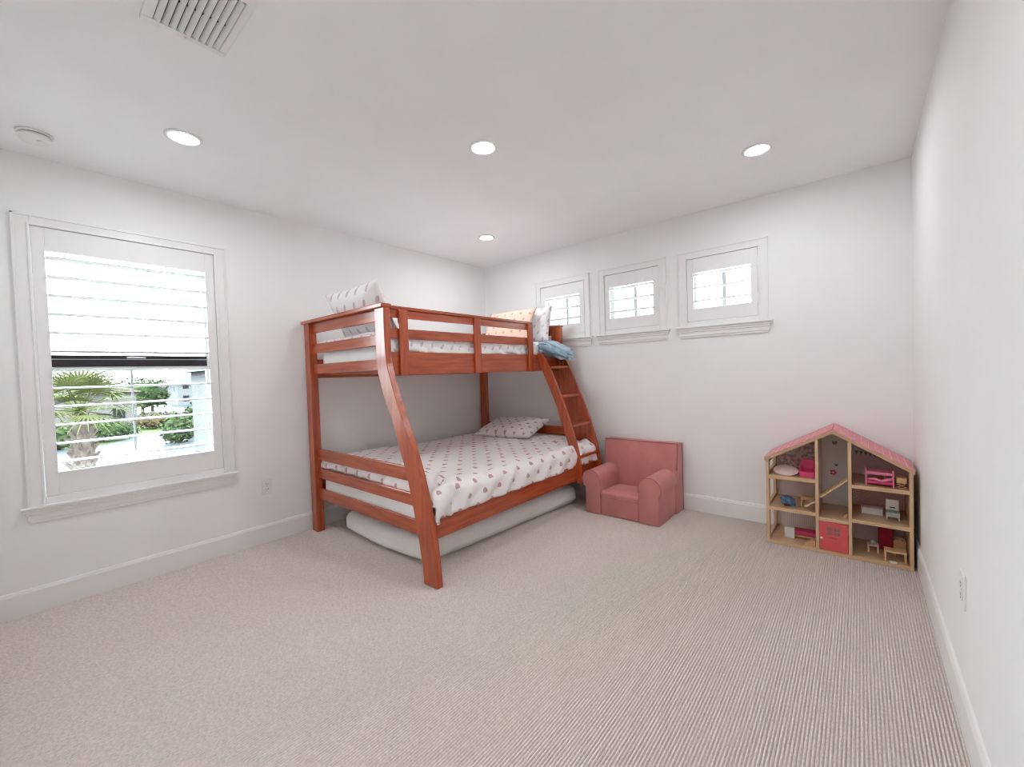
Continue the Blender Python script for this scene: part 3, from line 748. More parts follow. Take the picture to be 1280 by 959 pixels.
mb = MB(); mb.tube([(1.949, -0.594, 0.178), (2.05, -0.596, 0.172), (2.2, -0.596, 0.171), (2.311, -0.594, 0.175)], 0.003, 6); mb.build('seat_seam', 'piping', ch, True)
mb = MB(); mb.tube([(x0 - 0.018, -0.150, 0.640), (x1 + 0.018, -0.150, 0.640)], 0.004, 6); mb.build('piping', 'piping', ch, True)
mb = MB(); mb.tube([(x1 + 0.016, yb, 0.0), (x1 + 0.017, yb - 0.002, 0.636), (x1 + 0.017, -0.150, 0.638), (x1 + 0.017, -0.200, 0.40)], 0.004, 6); mb.build('piping', 'piping', ch, True)

# ------------------------------------------------------------------ dollhouse
dh = thing('dollhouse', 'open-front wooden dollhouse with pink shingled roof in the corner by the right wall', 'dollhouse', (3.65, -0.225, 0))
DX0, DX1, DF, DB = 3.250, 4.052, -0.420, -0.030
RX, RZ, EZ = 3.650, 0.872, 0.640
def dbox(name, m, *a, bev=0.0015, parent=dh):
    mb = MB(); mb.box(*a, bev); return mb.build(name, m, parent)
def roofz(x): return EZ + (RZ - EZ) * (1 - abs(x - RX) / (RX - DX0 if x < RX else DX1 - RX))
# side panels; the left one has three window cut-outs
mb = MB(); th = 0.019
zz = [(0.045, 0.235), (0.295, 0.475), (0.535, 0.605)]
mb.box(DX0, DX0 + th, DF, DF + 0.055, 0, EZ - 0.01); mb.box(DX0, DX0 + th, DB - 0.055, DB, 0, EZ - 0.01)
prev = 0
for a, b in zz: mb.box(DX0, DX0 + th, DF + 0.055, DB - 0.055, prev, a); prev = b
mb.box(DX0, DX0 + th, DF + 0.055, DB - 0.055, prev, EZ - 0.01)
sp_l = mb.build('side_panel', 'pine_z', dh)
dbox('side_panel', 'pine_z', DX1 - th, DX1, DF, DB, 0, EZ - 0.01)
for cx in (3.560, 3.741):
    dbox('partition', 'pine_z', cx - 0.0095, cx + 0.0095, DF, DB - 0.001, 0.026, roofz(cx) - 0.022)
for (xa, xb, zs) in ((DX0 + th, 3.5505, (0.265, 0.501)), (3.5695, 3.7315, (0.242,)), (3.7505, DX1 - th, (0.263, 0.498))):
    for z in zs: dbox('shelf', 'pine_x', xa, xb, DF, DB - 0.002, z - 0.0125, z + 0.0125)
dbox('floor_board', 'pine_x', DX0 + th, DX1 - th, DF, DB, 0.0, 0.025)
# back panels, each bay with its own printed wallpaper
def paper(name, c1, c2, kind):
    if kind == 'floral': return noisy(name, c1, c2, 0.8, 38, detail=2, lo=0.42, hi=0.55)
    if kind == 'brick':
        m = mat(name, c1, 0.8); nt = m.node_tree; br = nt.nodes.new('ShaderNodeTexBrick'); tc = nt.nodes.new('ShaderNodeTexCoord')
        mp = nt.nodes.new('ShaderNodeMapping'); mp.inputs['Rotation'].default_value = (math.pi / 2, 0, 0); mp.inputs['Scale'].default_value = (18, 18, 18)
        nt.links.new(tc.outputs['Object'], mp.inputs[0]); nt.links.new(mp.outputs[0], br.inputs[0])
        br.inputs['Color1'].default_value = (*c1, 1); br.inputs['Color2'].default_value = (*c2, 1); br.inputs['Mortar'].default_value = (0.55, 0.40, 0.36, 1); br.inputs['Scale'].default_value = 1
        nt.links.new(br.outputs[0], nt.nodes['Principled BSDF'].inputs['Base Color']); return m
    if kind == 'stripe':
        m = mat(name, c1, 0.8); nt = m.node_tree; wv = nt.nodes.new('ShaderNodeTexWave'); tc = nt.nodes.new('ShaderNodeTexCoord'); wv.inputs['Scale'].default_value = 22
        nt.links.new(tc.outputs['Object'], wv.inputs['Vector']); r = nt.nodes.new('ShaderNodeValToRGB'); nt.links.new(wv.outputs[0], r.inputs[0])
        r.color_ramp.elements[0].color = (*c1, 1); r.color_ramp.elements[1].color = (*c2, 1); nt.links.new(r.outputs[0], nt.nodes['Principled BSDF'].inputs['Base Color']); return m
    return noisy(name, c1, c2, 0.8, 6)
def backp(xa, xb, za, zb, m, sloped=False):
    mb = MB(); y0 = DB - 0.006
    if sloped:
        pts = [(xa, za), (xb, za), (xb, roofz(xb) - 0.03)] + ([(RX, RZ - 0.03)] if xa < RX < xb else []) + [(xa, roofz(xa) - 0.03)]
        mb.poly([(x, y0, z) for x, z in pts], (0, 0.005, 0))
    else: mb.box(xa, xb, y0, y0 + 0.005, za, zb)
    return mb.build('back_panel', m, dh)
backp(DX0 + th, 3.5505, 0.5135, 0, paper('doll_floral_paper', (0.598, 0.364, 0.377), (0.858, 0.780, 0.754), 'floral'), True)
backp(DX0 + th, 3.5505, 0.2775, 0.4885, paper('doll_grey_paper', (0.715, 0.624, 0.611), (0.754, 0.663, 0.650), 'plain'))
backp(DX0 + th, 3.5505, 0.025, 0.2525, paper('doll_striped_paper', (0.780, 0.715, 0.715), (0.860, 0.858, 0.858), 'stripe'))
hall = backp(3.5695, 3.7315, 0.2545, 0, paper('doll_hall_paper', (0.780, 0.747, 0.728), (0.832, 0.793, 0.780), 'plain'), True)
tr = backp(3.7505, DX1 - th, 0.5105, 0, paper('doll_pink_paper', (0.806, 0.611, 0.637), (0.858, 0.663, 0.689), 'plain'), True)
backp(3.7505, DX1 - th, 0.2755, 0.4855, paper('doll_brick_paper', (0.728, 0.468, 0.455), (0.806, 0.546, 0.520), 'brick'))
backp(3.7505, DX1 - th, 0.025, 0.2505, paper('doll_kitchen_paper', (0.780, 0.650, 0.702), (0.832, 0.702, 0.754), 'plain'))
MAT['grprint'] = mat('grey_print_ink', (0.25, 0.24, 0.25), 0.8); MAT['pkprint'] = mat('pink_print_ink', (0.65, 0.08, 0.22), 0.8)
# printed marks on the back panels
yp = DB - 0.0066
for (x, z, s) in ((3.647, 0.729, 0.018), (3.656, 0.560, 0.012)):
    mb = MB()
    mb.box(x - 0.003, x + 0.003, yp, yp + 0.0005, z - s * 0.8, z + s * 0.8)
    for q in (-1, 1):
        mb.poly([(x, yp, z), (x + q * s * 0.8, yp, z + s), (x + q * s * 0.9, yp, z + 0.1 * s), (x + q * s * 0.4, yp, z - s)], (0, 0.0005, 0))
    mb.build('butterfly_print', 'grprint', hall)
mb = MB()
for k in range(5): mb.lathe([(0.009, yp), (0.009, yp + 0.0005)], (3.637 + 0.014 * math.cos(k * 1.257), 0, 0.500 + 0.014 * math.sin(k * 1.257)), 10, 'y')
mb.build('flower_print', 'pkprint', hall)
mb = MB()
for k in range(6):
    x = 3.765 + k * 0.026; mb.poly([(x, yp, 0.682 - k * 0.002), (x + 0.020, yp, 0.682 - k * 0.002), (x + 0.010, yp, 0.650 - k * 0.002)], (0, 0.0005, 0))
mb.build('bunting_print', 'grprint', tr)
# roof
MAT['shingle'] = noisy('pink_roof_paper', (0.62, 0.22, 0.24), (0.72, 0.33, 0.34), 0.7, 24)
MAT['shline'] = mat('pale_roof_line', (0.80, 0.52, 0.50), 0.7)
for sg in (-1, 1):
    xe = DX0 - 0.008 if sg < 0 else DX1 + 0.008
    L = Vector((RX, 0, RZ)); E_ = Vector((xe, 0, EZ - 0.004)); d = (E_ - L); nrm = Vector((-d.z, 0, d.x)).normalized()
    if nrm.z < 0: nrm = -nrm
    mb = MB(); y0 = DF
    mb.poly([(L.x, y0, L.z), (E_.x, y0, E_.z), (E_.x, y0, E_.z - 0.020), (L.x, y0, L.z - 0.022)], (0, DB - DF, 0)); rp = mb.build('roof_panel', 'pine_x', dh)
    mb = MB(); p0 = L + nrm * 0.0003; p1 = E_ + nrm * 0.0003; q = nrm * 0.006
    mb.poly([(p0.x, y0 - 0.006, p0.z), (p1.x, y0 - 0.006, p1.z), ((p1 + q).x, y0 - 0.006, (p1 + q).z), ((p0 + q).x, y0 - 0.006, (p0 + q).z + 0.002)], (0, DB - DF + 0.008, 0))
    rs = mb.build('shingles', 'shingle', rp)
    mb = MB(); nl = 11
    for k in range(1, nl):
        c = p0 + (p1 - p0) * (k / nl) + nrm * 0.0066
        t_ = d.normalized() * 0.0014
        mb.poly([(c - t_).to_tuple(), (c + t_).to_tuple(), (c + t_ + nrm * 0.0006).to_tuple(), (c - t_ + nrm * 0.0006).to_tuple()], (0, 0, 0.0)) if False else mb.box(c.x - 0.0014, c.x + 0.0014, y0 - 0.005, DB, c.z - 0.002, c.z + 0.0006)
    mb.build('shingle_line', 'shline', rs)
# door
MAT['doorred'] = noisy('coral_red_paint', (0.62, 0.075, 0.085), (0.66, 0.095, 0.10), 0.5, 10)
MAT['dooredge'] = mat('dark_print', (0.25, 0.05, 0.06), 0.7)
door = dbox('door', 'doorred', 3.572, 3.729, DF - 0.002, DF + 0.008, 0.028, 0.227)
yd = DF - 0.0026
mb = MB()
for i in range(2):
    for j in range(2): mb.box(3.612 + i * 0.040, 3.646 + i * 0.040, yd, yd + 0.0008, 0.140 + j * 0.030, 0.166 + j * 0.030)
mb.build('door_window', mat('door_window_print', (0.30, 0.12, 0.12), 0.6), door)
mb = MB(); mb.box(3.625, 3.672, yd, yd + 0.0008, 0.116, 0.121); mb.build('letter_slot', 'dooredge', door)
mb = MB(); mb.lathe([(0.0045, DF - 0.002), (0.008, DF - 0.008), (0.008, DF - 0.013), (0.004, DF - 0.016)], (3.583, 0, 0.112), 16, 'y'); mb.build('door_knob', 'plastic', door, True)
# staircases: boards with small treads
def stairs(xa, za, xb, zb, ya, yb, name='staircase'):
    mb = MB(); n_ = 8
    d = Vector((xb - xa, 0, zb - za)); nn = Vector((-d.z, 0, d.x)).normalized() * 0.009
    for y in (ya, yb - 0.006):
        mb.poly([(xa, y, za), (xb, y, zb), (xb - nn.x, y, zb - nn.z), (xa - nn.x, y, za - nn.z)], (0, 0.006, 0))
    for k in range(n_):
        c = Vector((xa, 0, za)) + d * ((k + 0.5) / n_); mb.box(c.x - 0.011, c.x + 0.011, ya + 0.006, yb - 0.006, c.z - 0.0075, c.z - 0.0035)
    return mb.build(name, 'pine_x', dh)
stairs(3.575, 0.395, 3.728, 0.540, DF + 0.01, DF + 0.10)
stairs(3.490, 0.315, 3.548, 0.362, DF + 0.01, DF + 0.10)

# --- toys in the dollhouse
MAT['hotpink'] = noisy('hot_pink_plastic', (0.60, 0.035, 0.14), (0.66, 0.055, 0.18), 0.45, 12)
MAT['midpink'] = noisy('mid_pink_plastic', (0.66, 0.16, 0.27), (0.72, 0.22, 0.33), 0.45, 12)
MAT['crimson'] = noisy('crimson_felt', (0.30, 0.008, 0.03), (0.36, 0.015, 0.045), 0.9, 20)
MAT['palepink'] = noisy('pale_pink_felt', (0.78, 0.60, 0.57), (0.82, 0.66, 0.62), 0.9, 20)
MAT['toyblue'] = noisy('toy_blue_cloth', (0.06, 0.14, 0.26), (0.16, 0.27, 0.40), 0.9, 30)
MAT['toywhite'] = noisy('toy_white_paint', (0.74, 0.72, 0.70), (0.78, 0.76, 0.74), 0.5, 20)
MAT['toygreen'] = noisy('toy_grey_green_paint', (0.36, 0.42, 0.38), (0.44, 0.50, 0.46), 0.5, 20)
MAT['toywood'] = noisy('toy_beech', (0.58, 0.34, 0.16), (0.68, 0.44, 0.24), 0.5, 16, stretch=(2, 12, 12))
FL1, FL2, FR1, FR2 = 0.2775, 0.5135, 0.2755, 0.5105
# toy bunk bed on its side-frame, top right room
tb = thing('toy_bed', 'pink toy bunk bed with two decks in the upper right dollhouse room', 'toy bed', (3.88, -0.30, FR2))
def tbox(par, name, m, *a, bev=0.0015):
    mb = MB(); mb.box(*a, bev); return mb.build(name, m, par)
for x in (3.825, 3.960):
    for y in (-0.395, -0.270): tbox(tb, 'post', 'midpink', x - 0.004, x + 0.004, y - 0.004, y + 0.004, FR2, FR2 + 0.115)
    tbox(tb, 'end_bar', 'midpink', x - 0.003, x + 0.003, -0.391, -0.274, FR2 + 0.104, FR2 + 0.112)
for z in (0.018, 0.078):
    tbox(tb, 'deck', 'hotpink' if z < 0.05 else 'midpink', 3.829, 3.956, -0.391, -0.274, FR2 + z, FR2 + z + 0.018)
mb = MB(); mb.tube([(3.832, -0.392, FR2 + 0.046), (3.87, -0.394, FR2 + 0.050), (3.90, -0.394, FR2 + 0.040), (3.955, -0.392, FR2 + 0.058)], [0.005, 0.009, 0.007, 0.011], 8); mb.build('blanket', 'midpink', tb, True)
mb = MB(); mb.lathe([(0.001, -0.011), (0.008, -0.008), (0.011, 0), (0.008, 0.008), (0.001, 0.011)], (3.925, -0.372, FR2 + 0.0505), 14); mb.build('cushion', 'hotpink', tb, True)
# toy cradle
def toy_table(name, label, cat, x0, x1, y0, y1, z, h, m, top=0.008, leg=0.0045, grp=None):
    t = thing(name, label, cat, ((x0 + x1) / 2, (y0 + y1) / 2, z))
    tbox(t, 'tabletop', m, x0, x1, y0, y1, z + h - top, z + h, bev=0.002)
    for x in (x0 + leg + 0.002, x1 - leg - 0.002):
        for y in (y0 + leg + 0.002, y1 - leg - 0.002): tbox(t, 'leg', m, x - leg, x + leg, y - leg, y + leg, z, z + h - top)
    return t
cr = thing('toy_cradle', 'light wooden toy cradle beside the pink toy bunk bed', 'toy cradle', (4.000, -0.335, FR2))
for y in (-0.375, -0.300):
    mb = MB(); mb.tube([(3.976 + 0.048 * k / 8, y, FR2 + 0.003 + 0.010 * ((k - 4) / 4) ** 2) for k in range(9)], 0.003, 6); mb.build('rocker', 'toywood', cr, True)
    mb = MB(); mb.tube([(3.980, y, FR2 + 0.008), (4.020, y, FR2 + 0.034)], 0.0025, 6); mb.build('brace', 'toywood', cr, True)
    mb = MB(); mb.tube([(4.020, y, FR2 + 0.008), (3.980, y, FR2 + 0.034)], 0.0025, 6); mb.build('brace', 'toywood', cr, True)
tbox(cr, 'basket', 'toywood', 3.974, 4.026, -0.382, -0.293, FR2 + 0.034, FR2 + 0.072, bev=0.006)
# pink throne and oval rug, top left
rg = MB(); rg.lathe([(0.001, 0), (0.072, 0), (0.075, 0.003), (0.072, 0.006), (0.001, 0.006)], (0, 0, 0), 40); rg.bm.transform(Matrix.Diagonal((1.08, 0.72, 1, 1)))
o = rg.build('toy_rug', 'palepink', None, True); o.location = (3.368, -0.345, FL2 + 0.030); o.rotation_euler = (math.radians(33), 0, 0); tag(o, 'pale pink oval toy rug in the upper left dollhouse room', 'toy rug')
th_ = thing('toy_armchair', 'hot pink toy armchair with scalloped back beside the oval rug', 'toy armchair', (3.500, -0.33, FL2))
tbox(th_, 'seat', 'hotpink', 3.455, 3.546, -0.375, -0.270, FL2, FL2 + 0.040, bev=0.005)
mb = MB(); pts = [(3.452, 0.0), (3.548, 0.0)] + [(3.548, 0.085)] + [(3.5 + 0.048 * math.cos(math.pi * k / 16), 0.088 + (0.028 + 0.006 * math.cos(6 * math.pi * k / 16)) * math.sin(math.pi * k / 16)) for k in range(1, 16)] + [(3.452, 0.085)]
mb.poly([(x, -0.272, FL2 + z) for x, z in pts], (0, 0.014, 0)); mb.build('backrest', 'hotpink', th_)
for x in (3.452, 3.538): tbox(th_, 'armrest', 'hotpink', x, x + 0.010, -0.372, -0.273, FL2 + 0.040, FL2 + 0.062, bev=0.003)
# blue bean bag and wooden table, mid left
bb = bundle('toy_bean_bag', 'dark blue toy bundle with a red patch in the middle left dollhouse room', 'toy bean bag', (3.375, -0.320, FL1 + 0.037), (0.048, 0.045, 0.034), 'toyblue', 6.1)
mb = MB(); mb.lathe([(0.001, -0.008), (0.010, -0.006), (0.014, 0), (0.010, 0.006), (0.001, 0.008)], (3.368, -0.365, FL1 + 0.012), 14); o = mb.build('toy_ball', 'crimson', None, True); o.location = (0, 0, 0)
tag(o, 'small dark red toy ball in front of the blue toy bundle', 'toy ball')
toy_table('toy_table', 'light wooden toy table next to the blue toy bundle', 'toy table', 3.452, 3.540, -0.300, -0.235, FL1, 0.070, 'toywood', 0.020)
# white cabinet and red bed, bottom left
wc = thing('toy_cabinet', 'white slatted toy cabinet standing in front of the crimson toy bed', 'toy cabinet', (3.385, -0.30, 0.025))
tbox(wc, 'body', 'toywhite', 3.350, 3.412, -0.312, -0.285, 0.025, 0.105)
for k in range(5): tbox(wc, 'slat', 'toywhite', 3.355 + k * 0.011, 3.362 + k * 0.011, -0.3145, -0.312, 0.032, 0.098, bev=0.0005)
rb = thing('toy_bed', 'crimson covered toy bed in the lower left dollhouse room', 'toy bed', (3.47, -0.25, 0.025))
tbox(rb, 'frame', 'toywood', 3.400, 3.548, -0.282, -0.190, 0.033, 0.047)
for x in (3.405, 3.543):
    for y in (-0.277, -0.195): tbox(rb, 'leg', 'toywood', x - 0.004, x + 0.004, y - 0.004, y + 0.004, 0.025, 0.034)
tbox(rb, 'bedcover', 'hotpink', 3.402, 3.546, -0.280, -0.192, 0.047, 0.080, bev=0.006)
mb = MB(); mb.poly([(3.480, -0.385, 0.026), (3.545, -0.385, 0.026), (3.545, -0.385, 0.062), (3.525, -0.385, 0.066)], (0, 0.04, 0)); o = mb.build('toy_block', 'toywood', None)
tag(o, 'wedge-shaped wooden toy block on the dollhouse floor beside the red door', 'toy block')
for k, x in enumerate((3.355, 3.392)):
    mb = MB(); mb.box(x, x + 0.026, DB - 0.0085, DB - 0.0065, 0.226, 0.236); o = mb.build('window_print', 'grprint', dh)
# small wooden toy in the hall
mb = MB(); mb.poly([(3.700, -0.36, 0.2555), (3.718, -0.36, 0.2555), (3.727, -0.36, 0.285), (3.712, -0.36, 0.280)], (0, 0.02, 0)); o = mb.build('toy_horse', 'toywood', None)
tag(o, 'tiny wooden toy figure on the hall shelf above the red door', 'toy figure')
# mid right: white box and green chair
o = thing('toy_bench', 'low white toy bench in the middle right dollhouse room', 'toy bench', (3.855, -0.20, FR1))
tbox(o, 'body', 'toywhite', 3.800, 3.912, -0.235, -0.175, FR1, FR1 + 0.038); tbox(o, 'seat_board', 'toywhite', 3.797, 3.915, -0.238, -0.172, FR1 + 0.038, FR1 + 0.044)
o = thing('toy_stove', 'grey-green toy stove with white backboard in the middle right dollhouse room', 'toy stove', (3.960, -0.27, FR1))
tbox(o, 'body', 'toygreen', 3.925, 3.995, -0.315, -0.240, FR1 + 0.022, FR1 + 0.052, bev=0.003)
for x in (3.930, 3.990):
    for y in (-0.309, -0.246): tbox(o, 'leg', 'toygreen', x - 0.004, x + 0.004, y - 0.004, y + 0.004, FR1, FR1 + 0.022)
tbox(o, 'backboard', 'toywhite', 3.927, 3.993, -0.250, -0.242, FR1 + 0.052, FR1 + 0.125, bev=0.003)
tbox(o, 'hob', 'slot', 3.945, 3.975, -0.2515, -0.250, FR1 + 0.068, FR1 + 0.075, bev=0.0005)
# bottom right: pink table, crimson cabinet, wooden table and chair, white plate
toy_table('toy_table', 'small pink toy table with a teapot in the lower right dollhouse room', 'toy table', 3.828, 3.890, -0.290, -0.230, 0.025, 0.052, 'palepink', 0.007)
o = thing('toy_teapot', 'tiny grey toy teapot on the pink toy table', 'toy teapot', (3.858, -0.26, 0.077))
mb = MB(); mb.lathe([(0.010, 0.077), (0.016, 0.084), (0.015, 0.095), (0.006, 0.101), (0.003, 0.106)], (3.858, -0.26, 0), 18); mb.build('body', 'toygreen', o, True)
mb = MB(); mb.tube([(3.872, -0.262, 0.086), (3.883, -0.264, 0.096)], [0.004, 0.002], 8); mb.build('spout', 'toygreen', o, True)
o = thing('toy_wardrobe', 'crimson toy wardrobe standing at the back of the lower right dollhouse room', 'toy wardrobe', (3.930, -0.13, 0.025))
tbox(o, 'body', 'crimson', 3.890, 3.965, -0.185, -0.080, 0.025, 0.185, bev=0.003)
for x in (3.893, 3.929): tbox(o, 'door', 'crimson', x, x + 0.033, -0.1885, -0.185, 0.032, 0.178, bev=0.001)
toy_table('toy_table', 'light wooden toy table at the front of the lower right dollhouse room', 'toy table', 3.912, 4.022, -0.395, -0.325, 0.025, 0.072, 'toywood', 0.012)
o = thing('toy_chair', 'light wooden toy chair with a round back behind the wooden toy table', 'toy chair', (3.995, -0.25, 0.025))
mb = MB(); mb.tube([(3.968, -0.215, 0.025), (3.968, -0.215, 0.105)] + [(3.997 - 0.029 * math.cos(math.pi * k / 10), -0.215, 0.105 + 0.030 * math.sin(math.pi * k / 10)) for k in range(1, 10)] + [(4.026, -0.215, 0.105), (4.026, -0.215, 0.025)], 0.004, 8); mb.build('back_hoop', 'toywood', o, True)
mb = MB(); mb.poly([(3.971, -0.2165, 0.065), (4.023, -0.2165, 0.065), (4.023, -0.2165, 0.108), (3.997, -0.2165, 0.130), (3.971, -0.2165, 0.108)], (0, 0.003, 0)); mb.build('back_panel', 'toywood', o)
tbox(o, 'seat', 'toywood', 3.967, 4.027, -0.275, -0.218, 0.058, 0.066, bev=0.002)
for x in (3.971, 4.023): tbox(o, 'leg', 'toywood', x - 0.004, x + 0.004, -0.273, -0.265, 0.025, 0.058)
mb = MB(); mb.lathe([(0.001, 0), (0.016, 0), (0.021, 0.004), (0.018, 0.004), (0.001, 0.002)], (0, 0, 0), 20); o = mb.build('toy_plate', 'toywhite', None, True); o.location = (3.955, -0.405, 0.0255)
tag(o, 'small white toy plate on the floor under the wooden toy table', 'toy plate')

# ------------------------------------------------------------------ outdoors beyond the large window
GZ = -3.3
MAT['lawn'] = noisy('lawn_grass', (0.0183, 0.0284, 0.0084), (0.0284, 0.0386, 0.0149), 0.9, 0.6, detail=6)
MAT['field'] = noisy('dry_field_grass', (0.0349, 0.0386, 0.0167), (0.0419, 0.0434, 0.0219), 0.9, 0.3, detail=5)
def water_mat():
    m = mat('lake_water', (0.0173, 0.0219, 0.0241), 0.12); nt = m.node_tree; b = nt.nodes['Principled BSDF']; b.inputs['Specular IOR Level'].default_value = 0.03; b.inputs['Roughness'].default_value = 0.5
    tc = nt.nodes.new('ShaderNodeTexCoord'); n_ = nt.nodes.new('ShaderNodeTexNoise'); n_.inputs['Scale'].default_value = 1.4; n_.inputs['Detail'].default_value = 5
    nt.links.new(vmul(nt, tc.outputs['Object'], (1, 0.5, 1)), n_.inputs['Vector'])
    bp = nt.nodes.new('ShaderNodeBump'); bp.inputs['Strength'].default_value = 0.4; bp.inputs['Distance'].default_value = 0.15
    nt.links.new(n_.outputs[0], bp.inputs['Height']); nt.links.new(bp.outputs[0], b.inputs['Normal']); return m
MAT['water'] = water_mat()
def sheet(name, pts, z, m, label=None, thick=0.3):
    mb = MB(); mb.poly([(x, y, z - thick) for x, y in pts], (0, 0, thick)); o = mb.build(name, m, None, origin=(sum(p[0] for p in pts) / len(pts), sum(p[1] for p in pts) / len(pts), z)); return struct(o)
sheet('ground', [(-2, -90), (-2, 90), (-400, 200), (-400, -200)], GZ - 0.1, 'lawn')
MAT['bounce_pale'] = noisy('pale_bounce_surface', (0.62, 0.61, 0.60), (0.70, 0.69, 0.68), 0.9, 3)  # high albedo for the added light-bouncing sheet
sheet('bounce_sheet', [(-1.5, 0.6), (9, 0.6), (9, 16), (-1.5, 16)], GZ + 0.05, 'bounce_pale', thick=0.12)  # added out of view: reflects sky light up through the back windows
sheet('lake', [(-7, -40), (-7, 40), (-36, 40), (-46, 11), (-50, 6), (-47, 3.2), (-42, 0), (-41, -12), (-45, -40)], GZ, 'water', thick=0.08)
sheet('far_lake', [(-80, 7.0), (-78, 14.0), (-92, 18), (-118, 24), (-135, 20), (-108, 11)], GZ, 'water', thick=0.08)
sheet('field', [(-125, 14), (-105, 26), (-190, 60), (-230, 30)], GZ + 0.05, 'field', thick=0.12)

MAT['stucco'] = noisy('pale_stucco', (0.0503, 0.0477, 0.0484), (0.0551, 0.0525, 0.0535), 0.9, 2)
MAT['stuccow'] = noisy('white_stucco', (0.0602, 0.0619, 0.0644), (0.0635, 0.0653, 0.0667), 0.9, 2)
MAT['rooft'] = noisy('brown_roof_tile', (0.0299, 0.0233, 0.0233), (0.0368, 0.0291, 0.0291), 0.9, 3)
MAT['roofg'] = noisy('grey_roof_tile', (0.0251, 0.0284, 0.0335), (0.0318, 0.0349, 0.0402), 0.9, 3)
MAT['dglass'] = mat('house_window_glass', (0.0058, 0.0070, 0.0086), 0.15)
MAT['leafd'] = noisy('hedge_leaves', (0.0084, 0.0167, 0.0051), (0.0183, 0.0284, 0.0109), 0.8, 3)
MAT['leafb'] = noisy('russet_hedge_leaves', (0.0251, 0.0183, 0.0084), (0.0335, 0.0267, 0.0135), 0.8, 3)
MAT['leafl'] = noisy('bright_leaves', (0.0135, 0.0251, 0.0084), (0.0267, 0.0386, 0.0167), 0.8, 4)

def house(name, label, x, y, lx, ly, hw, hr, wallm, roofm, two=False):
    t = thing(name, label, 'house', (x, y, GZ))
    mb = MB(); mb.box(x - lx / 2, x + lx / 2, y - ly / 2, y + ly / 2, GZ, GZ + hw); wl = mb.build('walls', wallm, t)
    mb = MB(); bm = mb.bm; e = 0.5; rl = max(0.3, (ly - lx) / 2) if ly > lx else 0.3
    b = [bm.verts.new(p) for p in ((x - lx / 2 - e, y - ly / 2 - e, GZ + hw), (x + lx / 2 + e, y - ly / 2 - e, GZ + hw), (x + lx / 2 + e, y + ly / 2 + e, GZ + hw), (x - lx / 2 - e, y + ly / 2 + e, GZ + hw))]
    r = [bm.verts.new((x, y - rl, GZ + hw + hr)), bm.verts.new((x, y + rl, GZ + hw + hr))]
    bm.faces.new(b[::-1]); bm.faces.new((b[0], b[1], r[0])); bm.faces.new((b[2], b[3], r[1])); bm.faces.new((b[1], b[2], r[1], r[0])); bm.faces.new((b[3], b[0], r[0], r[1]))
    mb.build('roof', roofm, t)
    nw = max(2, int(ly / 2.6))
    for lvl in range(2 if two else 1):
        for k in range(nw):
            yc = y - ly / 2 + ly * (k + 0.5) / nw; zc = GZ + 1.5 + lvl * 2.7
            mb = MB(); mb.box(x + lx / 2, x + lx / 2 + 0.06, yc - 0.5, yc + 0.5, zc - 0.6, zc + 0.6); mb.build('house_window', 'dglass', t)
    return t
house('house', 'pale single-storey house with a brown hipped roof behind the palm tree', -66, -1.5, 9, 12.5, 3.9, 2.0, 'stucco', 'rooft')
house('house', 'distant house with a brown hipped roof across the field', -150, 24.0, 10, 12, 3.8, 2.4, 'stuccow', 'rooft')
house('house', 'distant two-storey house with a grey roof right of the brown-roofed one', -112, 21.8, 9, 8.5, 4.7, 1.9, 'stuccow', 'roofg', True)
house('house', 'white stucco neighbouring house at the right edge of the large window', -29, 6.2, 6, 5.0, 5.4, 0.9, 'stuccow', 'roofg', True)

def shrub(name, label, cat, c, sz, m, seed, n_leaf=700, grp=None, trunk=0.0, leaf=0.16):
    """a crown of many small leaf cards around a lumpy mass, with its stems"""
    rnd = random.Random(seed); t = thing(name, label, cat, (c[0], c[1], GZ), grp)
    bm = bmesh.new(); base = GZ + trunk
    for _ in range(n_leaf):
        a = rnd.uniform(0, 2 * math.pi); cz = rnd.uniform(-0.75, 1); rr = math.sqrt(1 - min(1, cz * cz)) ; k = rnd.uniform(0.72, 1.05)
        d = Vector((rr * math.cos(a), rr * math.sin(a), cz)); k *= 1 + 0.25 * noise.noise(d * 2 + Vector((seed, 0, 0)))
        p = Vector((c[0] + d.x * sz[0] * k, c[1] + d.y * sz[1] * k, base + sz[2] * (0.78 + d.z * k)))
        e1 = Vector((rnd.uniform(-1, 1), rnd.uniform(-1, 1), rnd.uniform(-1, 1))).normalized(); e2 = e1.cross(d + Vector((0.01, 0.02, 0.3))).normalized(); s = leaf * rnd.uniform(0.6, 1.3)
        bm.faces.new([bm.verts.new(p + e1 * s), bm.verts.new(p + e2 * s * 0.6), bm.verts.new(p - e1 * s), bm.verts.new(p - e2 * s * 0.6)])
    core = bmesh.ops.create_icosphere(bm, subdivisions=3, radius=1.0)
    for v in core['verts']:
        d = v.co.normalized(); k = 0.74 + 0.2 * noise.noise(d * 2.2 + Vector((seed, 0, 0)))
        v.co = Vector((c[0] + d.x * sz[0] * k, c[1] + d.y * sz[1] * k, base + sz[2] * (0.78 + d.z * k)))
    me = bpy.data.meshes.new('foliage'); bm.to_mesh(me); bm.free(); link('foliage', me, m, t)
    mb = MB(); mb.tube([(c[0], c[1], GZ - 0.05), (c[0] + 0.05, c[1], base + sz[2] * 0.6)], [0.10, 0.05] if trunk < 0.5 else [0.22, 0.12], 8); mb.build('stem', 'bark', t)
    return t
MAT['bark'] = noisy('bark', (0.0284, 0.0219, 0.0183), (0.0368, 0.0291, 0.0251), 0.9, 8)
G1 = 'green shrubs on the lake bank'
shrub('shrub', 'green shrub on the lake bank just right of the russet hedge', 'shrub', (-38, 3.9), (1.2, 1.0, 1.35), 'leafl', 11, 700, G1)
